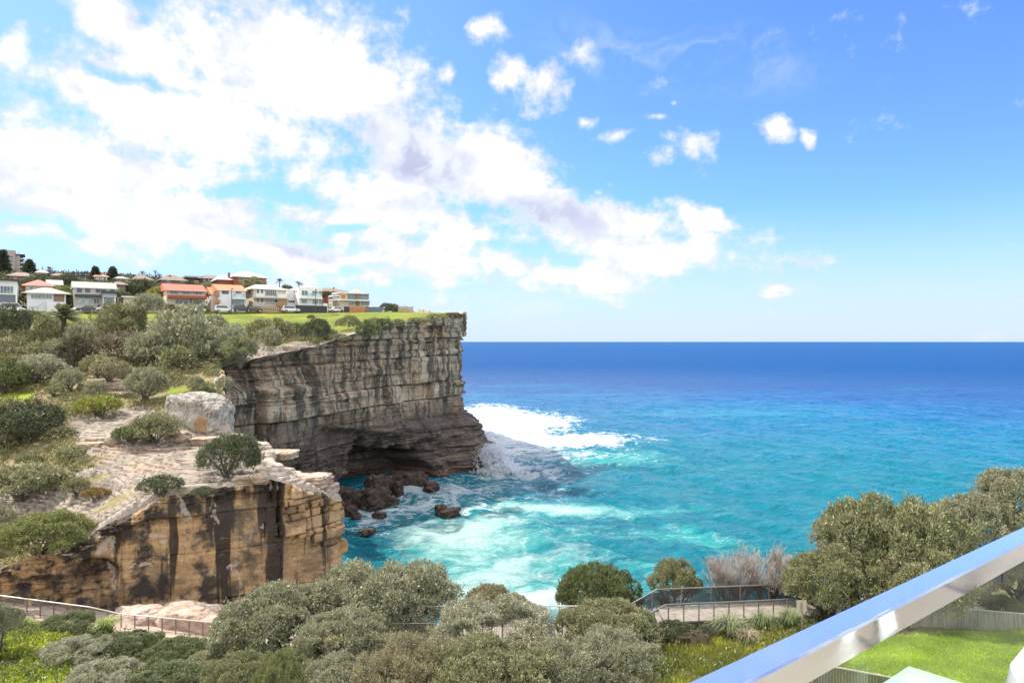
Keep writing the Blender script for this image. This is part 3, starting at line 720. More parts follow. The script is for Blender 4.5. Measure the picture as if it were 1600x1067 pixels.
def crown(seed, n, m, L, nl=26, lobe=(.26, .44), wr=.42, flat=.0, hole=0.0, skew=(0, 0), low=.06, up=.25, core=True):
    """leaf mesh of a rounded crown, about 1 high and 1 in radius, made of billows; returns mesh and billow centres"""
    rs = np.random.RandomState(seed)
    d = rand_dir(rs, nl, -.25); r = lobe[0] + (lobe[1] - lobe[0]) * rs.rand(nl)
    rad = (1 - r) * (.70 + .36 * rs.rand(nl)); c = d * rad[:, None]
    c[:, 2] = np.maximum(c[:, 2], -.25); c = c * np.array([1, 1, .5]) + np.array([0, 0, .44])
    c[:, 0] += skew[0] * (c[:, 2] - .4); c[:, 1] += skew[1] * (c[:, 2] - .4)
    sc = np.array([1, 1, .72])
    if core: c = np.concatenate([c, [[0, 0, .40], [.3, .1, .38], [-.3, -.1, .38]]]); r = np.concatenate([r, [.50, .42, .42]])
    w = r ** 2 * (1 + .6 * rs.rand(len(r))); li = rs.choice(len(r), n, p=w / w.sum())
    dd = rand_dir(rs, n, -.55); rr = r[li] * (1.0 - .30 * rs.rand(n) ** 2.2) * (1 + .16 * rs.normal(size=n) * (rs.rand(n) < .35)) * (1 + .45 * rs.rand(n) * (rs.rand(n) < .07))
    p = c[li] + dd * rr[:, None] * sc
    keep = p[:, 2] > low
    for k in range(len(r)):
        q = np.linalg.norm((p - c[k]) / sc, axis=1) / r[k]; keep &= ~((q < .72) & (li != k))
    if hole: keep &= (fbm(p[:, 0] * 2.6, p[:, 1] * 2.6, p[:, 2] * 3.4, 2, seed) > -hole)
    keep &= ~((p[:, 2] < .34) & (vnoise(p[:, 0] * 4, p[:, 1] * 4, p[:, 2] * 4, seed) < .06))
    p, dd = p[keep], dd[keep]
    v, f, ti = leaves(rs, p, unit(dd * np.array([1, 1, 1.2])), m, L, wr, up=up)
    return mesh_np('foliage', v, f, False, None, {'tint': ti}), c[:nl], r[:nl]

def limbs(seed, c, r, k=14, base=.05, n=5):
    """trunk and limbs reaching into the billows"""
    rs = random.Random(seed); mb = MB(); stems = [Vector((rs.uniform(-.14, .14), rs.uniform(-.14, .14), -.06)) for _ in range(3)]
    for i in range(min(k, len(c))):
        e = Vector(c[i]); s = stems[i % 3]; fk = Vector((s.x * 1.6 + e.x * .18, s.y * 1.6 + e.y * .18, .12 + .12 * rs.random()))
        j = lambda a: Vector((rs.uniform(-a, a), rs.uniform(-a, a), rs.uniform(-a, a)))
        w = base * rs.uniform(.6, 1.1)
        mb.tube([s, fk, fk.lerp(e, .45) + j(.07), e + j(.05), e + (e - fk).normalized() * r[i] * 1.15 + j(.05)], [w, w * .75, w * .5, w * .3, w * .1], n, False)
        for q in range(3):
            a = fk.lerp(e, .45 + .25 * q); b = a + Vector((rs.uniform(-1, 1), rs.uniform(-1, 1), rs.uniform(0, 1))).normalized() * .22
            mb.tube([a, a.lerp(b, .5) + j(.03), b], [w * .35, w * .2, w * .06], 4, False)
    me = bpy.data.meshes.new('trunk'); me.from_pydata(mb.v, [], mb.f); me.update(); return me

PROTO = {}
def proto(key, **kw):
    k = kw.pop('k', 14); base = kw.pop('base', .04)
    me, c, r = crown(**kw); PROTO[key] = (me, limbs(kw['seed'], c, r, k, base))
for i in range(3):
    proto('near%d' % i, seed=100 + i, n=22000, m=7, L=.031, nl=85, lobe=(.10, .22), hole=.26)
    proto('fine%d' % i, seed=120 + i, n=20000, m=7, L=.028, nl=70, lobe=(.10, .22), wr=.36, hole=.10, core=(i == 0), up=.45)
    proto('mid%d' % i, seed=140 + i, n=5600, m=6, L=.056, nl=48, lobe=(.13, .27), hole=.27)
    proto('far%d' % i, seed=160 + i, n=1500, m=6, L=.10, nl=22, lobe=(.24, .42), wr=.5, hole=.25)
proto('pruned', seed=181, n=11000, m=6, L=.045, nl=22, lobe=(.3, .5), skew=(.25, 0), hole=.7)
proto('mat', seed=190, n=3000, m=6, L=.07, nl=30, lobe=(.2, .34), hole=.3)

GREY = (.270, .272, .195); OLIVE = (.225, .23, .13); DARK = (.090, .105, .058); GREEN = (.125, .150, .065); BRIGHT = (.19, .23, .06); YEL = (.24, .25, .05); BROWN = (.19, .155, .12); SILV = (.31, .305, .235); WARM = (.27, .245, .16)

def plant(name, label, key, loc, rx, h, col, rz=0.0, group=None, trunk=True, cat='shrub', ry=None, bark=None):
    me, tm = PROTO[key]
    root = empty(name, loc, rz); root.scale = (rx, ry or rx, h)
    tag(root, label, cat, group)
    o = link('foliage' if cat != 'tree' else 'crown', me, M_LEAF, root); o.color = (*col, 1)
    k = min(1.0, 1.5 * rx / h); o.scale = (1, 1, k); o.location = (0, 0, 1 - k)
    if trunk: link('trunk' if cat == 'tree' else 'stem', tm, None, root); 
    if trunk and not tm.materials: tm.materials.append(bark or M_BARK)
    return root

PXG = np.geomspace(47, 330, 900)
def ground_hit(px, py):
    """first place on the headland that lies on the photo ray"""
    x = (px - 800) / F * PXG; y = 533.5 - F * H(x, PXG) / PXG
    i = np.argmax(y <= py); return PXG[i]
def spot(px, py_base):
    d = ground_hit(px, py_base); x = (px - 800) / F * d
    return x, d, float(H(np.array([x]), np.array([d]))[0])
def headland_plant(name, label, key, px, top, base, w, col, group='shrubs on the headland', **kw):
    x, d, z = spot(px, base); h = (base - top) / F * d * 1.12; rx = w / F * d / 2
    kw.setdefault('rz', random.uniform(-.6, .6))
    return plant(name, label, key, (x, d, z - .05 * h), rx, h, col, group=group, trunk=kw.pop('trunk', d < 110), **kw)
def slope_plant(name, label, key, px, top, d, w, col, group=None, **kw):
    x = (px - 800) / F * d; z = float(G(np.array([x]), np.array([d]))[0]); zt = (533.5 - top) / F * d
    kw.setdefault('rz', random.uniform(0, 6.28))
    return plant(name, label, key, (x, d, z), w / F * d / 2 * .93, zt - z, col, group=group, **kw)

# -- trees and shrubs between the balcony and the walkway
gA = 'trees and shrubs below the balcony'
for a in [
 ('coastal_tree', 'grey olive bushy tree beside the right end of the cliff path railing', 'near0', 425, 912, 40, 215, GREY),
 ('coastal_tree', 'tallest broad domed tree with dark limbs in front of the orange cliff corner', 'near1', 600, 872, 42.5, 262, GREY),
 ('coastal_tree', 'silvery leafy tree in front of the tallest domed tree, left of its trunk', 'fine1', 528, 955, 36, 190, GREY),
 ('coastal_shrub', 'small fresh yellow green bush among grey trees at the bottom edge', 'fine0', 437, 1015, 30.5, 92, (.21, .225, .10)),
 ('coastal_tree', 'pale feathery open tree in front of the low boardwalk', 'fine2', 765, 940, 34.5, 262, SILV),
 ('coastal_shrub', 'pale yellow grey feathery bush at the bottom below the tallest domed tree', 'fine0', 645, 992, 30, 215, WARM),
 ('coastal_tree', 'dense olive tree just left of the boardwalk steps', 'near2', 950, 940, 36.5, 180, OLIVE),
 ('coastal_tree', 'silver grey tree at the bottom left of the tall yellow grass', 'fine0', 955, 985, 31.5, 185, GREY),
 ('coastal_shrub', 'dull green spreading bush at the bottom middle under the pale feathery tree', 'near1', 770, 1000, 29, 230, OLIVE),
 ('coastal_shrub', 'grey green bush filling the bottom between the feathery tree and the silver tree', 'near0', 865, 1002, 30, 160, GREY),
 ('coastal_shrub', 'dark grey bush at the bottom under the silvery leafy tree', 'near1', 540, 1025, 31, 150, GREY),
 ('coastal_shrub', 'grey green bush at the bottom below the olive tree by the railing end', 'near2', 372, 1020, 32, 120, OLIVE),
 ('coastal_tree', 'dark green umbrella shaped tree standing beyond the boardwalk against the sea', 'near2', 936, 878, 44, 148, GREEN),
 ('coastal_tree', 'small round olive tree beyond the boardwalk beside the bare grey bush', 'near0', 1055, 873, 43.2, 96, OLIVE),
 ('coastal_tree', 'largest olive tree behind the handrail on the right', 'near1', 1400, 766, 41, 250, OLIVE),
 ('coastal_tree', 'leafy olive tree leaning over the right end of the boardwalk', 'near0', 1297, 850, 39, 165, OLIVE),
 ('coastal_tree', 'left shoulder of dense olive foliage above the bare pinkish bush', 'near2', 1325, 800, 42, 120, GREY),
 ('coastal_tree', 'grey topped tree between the largest olive tree and the right edge', 'near0', 1530, 770, 43, 150, GREY),
 ('coastal_tree', 'tall tree cut off by the right edge above the handrail', 'near2', 1600, 724, 44, 150, GREY),
 ('coastal_tree', 'shaded olive tree just above the middle of the handrail', 'near1', 1440, 850, 37.5, 200, OLIVE),
 ('coastal_shrub', 'low brownish green bush beyond the left end of the low boardwalk', 'near1', 772, 915, 44.3, 128, WARM),
 ('coastal_shrub', 'tall grey bush cut off by the left edge in front of the railing', 'near0', -8, 940, 37, 84, GREY),
 ('coastal_shrub', 'rounded mid green bush in front of the left railing posts', 'near1', 106, 960, 43, 92, GREEN),
 ('coastal_shrub', 'small dark green bush under the middle of the cliff path railing', 'near2', 213, 985, 43, 42, DARK),
 ('coastal_shrub', 'light grey green bush at the bottom left beside the yellow ground cover', 'fine0', 112, 1000, 37, 130, SILV),
 ('coastal_shrub', 'fresh green bush in the middle of the thicket under the railing', 'near0', 198, 992, 39, 120, GREEN),
 ('coastal_shrub', 'mid green bush right of the fresh green one in the thicket', 'near2', 270, 1003, 38.5, 120, GREEN),
 ('coastal_shrub', 'green bush at the right end of the thicket near the pale rock', 'near1', 330, 1022, 37, 100, OLIVE),
 ('coastal_shrub', 'pale silver bush at the bottom edge under the thicket', 'fine1', 160, 1036, 33.5, 130, SILV),
 ('coastal_shrub', 'yellow tinged green bush at the bottom edge right of the pale silver bush', 'near0', 262, 1040, 33.5, 130, GREEN),
 ('coastal_shrub', 'dark leafy bush in the shade left of the yellow ground cover', 'near2', 22, 1000, 40, 60, OLIVE),
 ('coastal_shrub', 'dark green shrub under the boardwalk steps', 'near1', 1058, 972, 37, 80, DARK),
 ('coastal_shrub', 'reddish brown low shrub at the foot of the arching grass clump', 'fine0', 1088, 985, 36, 62, BROWN),
 ('coastal_shrub', 'small leafy shrub beside the pale paling fence behind the glass', 'near2', 1566, 930, 39, 70, GREEN),
 ('coastal_shrub', 'dark bush seen through the glass at the right edge behind the paling fence', 'near0', 1592, 872, 42.5, 130, OLIVE),
 ('coastal_shrub', 'shadowy green shrub under the boardwalk joists', 'near0', 1120, 975, 37.2, 70, DARK)]:
    slope_plant(*a, group=gA, cat='tree' if a[0].endswith('tree') else 'shrub')

# -- bare dead bushes beyond the boardwalk
def dead_bush(label, px, top, d, w, seed):
    rs = random.Random(seed); mb = MB()
    def grow(p, dr, l, r, lev):
        q = p + dr * l * .5 + Vector((rs.uniform(-1, 1), rs.uniform(-1, 1), rs.uniform(-.5, 1))) * l * .08; e = q + (dr + Vector((rs.uniform(-1, 1), rs.uniform(-1, 1), .3)) * .25).normalized() * l * .5
        mb.tube([p, q, e], [r, r * .8, r * .6], 3 if lev < 3 else 4, False)
        if lev == 0: return
        for _ in range(4 if lev > 1 else 5):
            nd = (dr + Vector((rs.uniform(-1, 1), rs.uniform(-1, 1), rs.uniform(-.15, .8))) * .62).normalized(); grow(p.lerp(e, rs.uniform(.45, 1)), nd, l * rs.uniform(.58, .8), r * .58, lev - 1)
    for i in range(13):
        a = i * .9 + rs.random(); k = rs.uniform(.1, .75); grow(Vector((math.cos(a) * .12, math.sin(a) * .12, 0)), Vector((math.cos(a) * k, math.sin(a) * k, 1)).normalized(), .38, .015, 4)
    x = (px - 800) / F * d; z = float(G(np.array([x]), np.array([d]))[0]); zt = (533.5 - top) / F * d
    xs = [abs(v[0]) for v in mb.v]; zs = max(v[2] for v in mb.v); sx = w / F * d / 2 / sorted(xs)[int(len(xs) * .97)]
    mb.v = [(v[0] * sx, v[1] * sx, v[2] * (zt - z) / zs) for v in mb.v]
    o = mb.build('bare_bush', M_TWIG, None, (x, d, z)); tag(o, label, 'shrub', 'bare bushes by the boardwalk')
dead_bush('bare grey twiggy bush just right of the small round olive tree', 1142, 858, 43, 92, 1)
dead_bush('bare pinkish twiggy bush next to the dense olive foliage', 1206, 845, 43.2, 100, 2)

# -- strap leaved clumps and grass
def tuft_mesh(seed, n, w, spread, seg=4):
    rs = np.random.RandomState(seed); v, f, ti = [], [], []
    for i in range(n):
        a = rs.rand() * 6.283; s = spread * (.25 + .75 * rs.rand()); h = .75 + .3 * rs.rand(); dx, dy = math.cos(a), math.sin(a); bx, by = rs.normal(size=2) * .10
        k = len(v); wt = w * (.7 + .6 * rs.rand()); t_ = np.clip(.5 + .22 * rs.normal(), 0, 1)
        for j in range(seg + 1):
            u = j / seg; r = s * u ** 1.3; z = h * (math.sin(u * 2.2) * .95 if s > .5 else u * (1 - .12 * u))
            ww = wt * (1 - u) ** .6 + .001
            v += [(bx + dx * r - dy * ww, by + dy * r + dx * ww, z), (bx + dx * r + dy * ww, by + dy * r - dx * ww, z)]
        for j in range(seg): f.append((k + 2 * j, k + 2 * j + 1, k + 2 * j + 3, k + 2 * j + 2)); ti.append(t_)
    return mesh_np('blades', v, f, True, None, {'tint': ti})
TUFT = [tuft_mesh(i, 420, .013, .95) for i in range(2)]
def tuft(label, px, top, d, w, col, i=0):
    x = (px - 800) / F * d; z = float(G(np.array([x]), np.array([d]))[0]); zt = (533.5 - top) / F * d
    o = link('grass_clump', TUFT[i], M_LEAF, None, (x, d, z)); o.color = (*col, 1); r = w / F * d / 2; o.scale = (r, r, (zt - z) * 1.05); o.rotation_euler = (0, 0, px)
    tag(o, label, 'grass clump', 'arching grass clumps')
tuft('large arching strap leaved clump in front of the boardwalk', 1140, 966, 36, 92, (.16, .18, .09))
tuft('arching green clump right of the largest grass clump', 1192, 958, 36.6, 66, (.15, .185, .08), 1)
tuft('arching green clump at the foot of the small sign post', 1234, 954, 36.4, 62, (.16, .19, .085))
tuft('pale greyish seed headed clump below the largest arching clump', 1168, 985, 35, 60, (.26, .23, .15), 1)
tuft('bright green strappy clump under the middle of the cliff path railing', 166, 968, 43.5, 62, (.20, .26, .05))
tuft('bright green strappy clump at the left below the railing posts', 36, 968, 43.5, 46, (.18, .24, .05), 1)

def surface_cover(name, label, cat, fn, xy, mask, m, L, wr, col, seed, up=.9, out=.3, hmax=.0, droop=0.0, jit=.5):
    rs = np.random.RandomState(seed); x, y = xy; k = rs.rand(len(x)) < mask(x, y); x, y = x[k], y[k]; z = fn(x, y)
    z = z + hmax * rs.rand(len(x)) ** 2
    pos = np.stack([x, y, z], -1); v, f, ti = leaves(rs, pos, np.tile([0, 0, 1.0], (len(x), 1)), m, L if np.isscalar(L) else L[k], wr, out=out, rnd=.9, up=up, droop=droop, jit=jit)
    ti = np.clip(ti + np.repeat(.75 * fbm(x / 1.7, y / 1.7, oct=3, seed=seed + 70), m), 0, 1)
    o = link(name, mesh_np(name, v, f, False, None, {'tint': ti}), M_LEAF); o.color = (*col, 1); tag(o, label, cat, None, 'stuff'); return o

rs_ = np.random.RandomState(5)
def area(px0, px1, d0, d1, n):
    d = np.sqrt(rs_.rand(n) * (d1 ** 2 - d0 ** 2) + d0 ** 2); px = px0 + (px1 - px0) * rs_.rand(n); return (px - 800) / F * d, d
surface_cover('lawn_grass', 'short bright green lawn grass seen through the glass', 'grass', G, area(1270, 1800, 26.5, 37.5, 120000), lambda x, y: fg_masks(x, y)[0], 2, .085, .14, (.27, .36, .03), 1, jit=.4)
surface_cover('tall_grass', 'tall yellow green grass between the shrubs and the handrail', 'grass', G, area(1000, 1330, 27.5, 36.8, 30000), lambda x, y: (1 - fg_masks(x, y)[0]) * sstep(fbm(x / 2, y / 2, oct=3, seed=7), -.35, .1), 3, .42, .045, (.27, .28, .055), 2, up=1.1, out=.5, droop=.12, jit=.15)
surface_cover('ground_cover', 'bright yellow green leafy ground cover at the bottom left', 'ground cover', G, area(-80, 110, 32, 42, 26000), lambda x, y: sstep(fbm(x / 3, y / 3, oct=3, seed=8), -.3, .0), 4, .13, .6, (.28, .33, .04), 3, up=.6, hmax=.3)
surface_cover('undergrowth', 'low mixed green undergrowth between the shrubs on the slope', 'undergrowth', G, area(-100, 1340, 27, 45, 42000), lambda x, y: (1 - np.maximum(*fg_masks(x, y))) * sstep(fbm(x / 2, y / 2, oct=3, seed=9), -.3, .15) * (y < 44.2), 4, .17, .35, (.13, .15, .06), 4, up=.7, hmax=.5)

# -- headland shrubs, nearest first
L = [
 ('dark glossy green bush on the lower terrace, largest on the left', 'mid0', 42, 629, 690, 118, DARK),
 ('spreading dark green bush at the left above the layered ledges', 'mid1', 38, 731, 778, 132, OLIVE),
 ('bright green mounded shrub at the left end of the cove cliff rim', 'near2', 66, 803, 872, 156, (.20, .215, .085)),
 ('grey leafy shrub cut off by the left edge beside the bright mounded shrub', 'mid0', -4, 795, 850, 60, GREY),
 ('smooth yellow green cushion shrub in the middle of the terrace', 'mat', 155, 619, 650, 76, YEL),
 ('round grey green bush in front of the flat white ledges', 'mid1', 229, 577, 626, 66, GREY),
 ('spiky olive bush left of the pale painted rock face', 'mid2', 243, 648, 692, 80, OLIVE),
 ('low green fringe at the foot of the spiky olive bush', 'mid0', 205, 668, 692, 60, GREEN),
 ('wind swept dark green dome with a bare pale trunk at the cliff rim', 'pruned', 360, 684, 745, 104, DARK),
 ('flat topped dark shrub above the black stained cliff', 'mat', 252, 748, 776, 74, DARK),
 ('small dark shrub right of the flat topped one on the cliff rim', 'mat', 318, 763, 779, 42, DARK),
 ('grey olive shrub left of the orange patch on the ledge', 'mid2', 120, 752, 778, 44, OLIVE),
 ('rusty yellow low shrub on the ledge', 'mat', 150, 763, 780, 46, (.20, .13, .03)),
 ('slender grey shrub on the rock beside the bright green strip', 'mid1', 306, 590, 622, 24, GREY),
 ('dark leaning shrub above the pale painted rock face', 'mid0', 322, 606, 625, 34, DARK),
 ('grey shrub in the recess at the head of the cove', 'far1', 352, 590, 614, 30, GREY),
 ('rounded green bush cut off by the left edge below the dark thicket', 'mid0', 8, 563, 612, 84, GREEN),
 ('small grey shrub at the left edge beside the dark glossy bush', 'mid1', 4, 668, 700, 36, SILV),
 ('pale grey leafy bush above the two walkers', 'mid1', 62, 556, 600, 84, SILV),
 ('pale feathery bush right of the walkers', 'mid2', 108, 578, 612, 48, GREY),
 ('small olive bush on the dry grass right of the walkers', 'far0', 86, 602, 620, 34, OLIVE),
 ('pale warm grey bush on the terrace step', 'mid0', 172, 567, 600, 60, WARM),
 ('warm grey bush touching the round grey green one', 'mid2', 198, 574, 598, 36, WARM),
 ('grey bush beside the flat white ledges', 'mid2', 150, 596, 622, 36, GREY),
 ('low olive tuft on the dry slope above the rusty shrub', 'far2', 100, 668, 684, 50, OLIVE),
 ('low grey green tuft below the loose boulders', 'far0', 112, 700, 716, 48, OLIVE),
 ('low yellow green tuft on the dry slope at the left', 'far1', 48, 712, 726, 44, GREEN),
 ('dark bush thicket cut off by the left edge below the blue grey house', 'mid0', 10, 481, 565, 76, DARK),
 ('bright green bush between the dark thicket and the palm', 'far1', 48, 488, 530, 50, GREEN),
 ('round green bush left of the palm trunk', 'far2', 74, 497, 540, 42, OLIVE),
 ('grey bush at the foot of the palm', 'far0', 126, 506, 535, 44, GREY),
 ('big dark olive bush right of the palm below the grey house', 'mid1', 188, 477, 527, 84, OLIVE),
 ('tall grey bush in front of the low white pavilion', 'mid2', 232, 462, 530, 56, GREY),
 ('broad grey bush below the red roofed house, largest on the slope', 'mid0', 298, 482, 562, 128, GREY),
 ('grey bush on the slope right of the largest grey bush', 'mid2', 352, 510, 568, 92, GREY),
 ('dark bush hanging over the recessed strata', 'mid1', 375, 530, 572, 56, OLIVE),
 ('brown leafless looking bush in the middle of the slope', 'far0', 190, 522, 565, 84, BROWN),
 ('grey bush beside the brown bush', 'mid2', 238, 520, 572, 82, GREY),
 ('brownish bush left of the brown one on the slope', 'far2', 122, 532, 580, 64, (.10, .088, .06)),
 ('dark green bush under the brownish bush', 'far1', 152, 556, 590, 50, OLIVE),
 ('dark bush under the largest grey bush', 'far2', 280, 545, 580, 60, OLIVE),
 ('grey bush in the dip left of the brownish bush', 'mid0', 92, 532, 576, 50, GREY),
 ('small dark bush below the dark thicket at the left', 'far0', 50, 540, 578, 50, OLIVE),
 ('olive shrub on the grass bank at the top of the stepped ledges', 'far1', 408, 502, 535, 48, OLIVE),
 ('spreading olive shrub along the lower edge of the lawn', 'far2', 436, 505, 532, 50, OLIVE),
 ('grey shrub above the long pale ledge', 'far0', 418, 515, 547, 46, GREY),
 ('small green shrub at the lawn edge left of the dark pointed shrub', 'far1', 462, 506, 524, 30, GREEN),
 ('dark pointed shrub leaning right at the head of the tall cliff', 'pruned', 492, 502, 542, 48, DARK),
 ('dusty grey shrub left of the dark pointed one', 'far2', 478, 516, 542, 24, GREY),
 ('bright green shrub above the corner of the tall cliff', 'far0', 512, 517, 532, 42, GREEN),
 ('low green shrub on the rim right of the cliff corner', 'far1', 530, 522, 533, 34, OLIVE),
 ('clipped looking dark green dome on the lawn edge', 'pruned', 543, 495, 516, 38, OLIVE),
 ('green mounded shrub on the rim, middle of the tall cliff', 'far2', 576, 504, 530, 46, GREEN),
 ('dark shrub joined to the green mounded one', 'far0', 599, 500, 522, 34, DARK),
 ('small shrub behind the green mounded one', 'far1', 586, 497, 508, 26, OLIVE),
 ('low shrub among the pale rim blocks', 'far2', 622, 500, 510, 30, OLIVE),
 ('flat olive shrub on the rim before the point', 'mat', 655, 496, 506, 40, OLIVE),
 ('olive heath on the rim of the point, left of the tip', 'mat', 684, 490, 503, 40, OLIVE),
 ('brown green heath capping the tip of the point', 'mat', 708, 488.5, 500, 36, (.10, .085, .04)),
 ('tiny dark shrub alone on the open lawn', 'far0', 486, 493, 500, 13, DARK),
]
for lab, key, px, top, base, w, col in L:
    headland_plant('headland_shrub', lab, key, px, top, base, w, col)
def scrub_mask(x, y):
    h = H(x, y, False); px = 800 + F * x / y; py = 533.5 - F * h / y
    return np.clip(1 - 1.3 * rockiness(x, y, px, py) - lawn_mask(x, y, px, py), 0, 1) * sstep(fbm(x / 5, y / 5, oct=3, seed=19), -.25, .12) * (in_poly(x, y, NEAR_EDGE + FAR_EDGE[1:] + [(-600, 380), (-600, 30)]))
ax, ay = area(-330, 520, 50, 150, 125000)
surface_cover('heath_scrub', 'low dry heath and scrub covering the headland slope', 'scrub', H, (ax, ay), scrub_mask, 5, .10 + .0020 * ay, .4, (.19, .18, .085), 6, up=.7, hmax=.65)
ax, ay = area(-330, 520, 95, 150, 34000)
surface_cover('dense_scrub', 'dense grey green scrub between the bushes on the upper slope', 'scrub', H, (ax, ay), lambda x, y: scrub_mask(x, y) * sstep(533.5 - F * H(x, y, False) / y, 605, 580) * sstep(fbm(x / 4, y / 4, oct=2, seed=29), -.2, .2), 5, .10 + .0026 * ay, .45, (.16, .16, .095), 7, up=.6, hmax=1.6)

def back_mask(x, y):
    b = (x + 112.5) * -.57 + (y - 150) * .82; return sstep(b, 6, 12) * sstep(fbm(x / 8, y / 8, oct=2, seed=39), -.3, .1) * (x / y < -.36)
ax, ay = area(-160, 420, 158, 300, 52000)
surface_cover('hillside_scrub', 'dark garden scrub and trees covering the hill between the houses', 'scrub', H, (ax, ay), back_mask, 5, .26 + .0020 * ay, .5, (.085, .095, .05), 17, up=.5, hmax=2.4)

# ------------------------------------------------------------------ houses along the street on the far headland
U, NV, ST0 = (.82, .57), (-.57, .82), (-112.5, 150.0)      # street direction, away from the street, start
PHI = math.atan2(.57, .82)
def st(px, yy=0.0):
    r = (px - 800) / F
    t = (r * (ST0[1] + NV[1] * yy) - ST0[0] - NV[0] * yy) / (U[0] - U[1] * r)
    return t, ST0[1] + U[1] * t + NV[1] * yy
def st_pt(px, py, yy=0.0):
    t, Y = st(px, yy); return Vector(((px - 800) / F * Y, Y, (533.5 - py) / F * Y))

def hmat(key, col, **kw): return plain('house ' + key, col, **kw)
WHITE = hmat('white render', (.72, .71, .69), rough=.8, var=.06); CREAM = hmat('cream render', (.62, .55, .44), rough=.8, var=.08); SHADEW = hmat('shaded white render', (.68, .67, .70), rough=.8, var=.05)  # the cool white carries the tint of shaded walls in its colour
GREYW = hmat('grey render', (.46, .44, .40), rough=.8, var=.1); SLATE = hmat('slate blue cladding', (.13, .16, .20), rough=.6); CHAR = hmat('charcoal', (.035, .037, .042), rough=.6)
REDT = hmat('red roof tile', (.46, .115, .065), rough=.75, var=.25, scale=4); ORT = hmat('orange roof tile', (.50, .195, .085), rough=.75, var=.25, scale=4); GRYT = hmat('grey roof tile', (.33, .31, .28), rough=.8, var=.2, scale=4)
BRNT = hmat('brown roof tile', (.20, .14, .10), rough=.8, var=.25, scale=4); BRICK = hmat('brick', (.30, .085, .05), rough=.85, var=.25, scale=5); TANB = hmat('tan brick', (.34, .21, .11), rough=.85, var=.2, scale=5); PALER = hmat('pale metal roof', (.55, .53, .50), rough=.5, var=.08)
PINKW = hmat('pink render', (.56, .36, .27), rough=.8, var=.1); TOWERM = hmat('tower concrete', (.40, .34, .30), rough=.85, var=.12); BRNW = hmat('brown render', (.24, .17, .115), rough=.85, var=.15); ORANGE = hmat('orange timber', (.46, .19, .07), rough=.6, var=.15)
FRAMEM = hmat('window frame', (.60, .60, .58), rough=.5); DFRAME = hmat('dark frame', (.05, .05, .055), rough=.5); METALR = hmat('white rail', (.66, .66, .65), rough=.5)
def glass_mat(name, col):
    m, t, b = new_mat(name); b.inputs['Base Color'].default_value = (*col, 1); b.inputs['Roughness'].default_value = .08; b.inputs['Specular IOR Level'].default_value = .8
    n = t.noise(t.obj(), .8, 3); t.put(b.inputs['Base Color'], t.mix(t.step(n, .4, .6), tuple(c * .6 for c in col), tuple(c * 1.3 for c in col))); return m
GLASS = glass_mat('house glass dark', (.04, .05, .06)); GLASSB = glass_mat('house glass blue', (.10, .17, .22)); GLASSG = glass_mat('balcony glass', (.30, .42, .40))

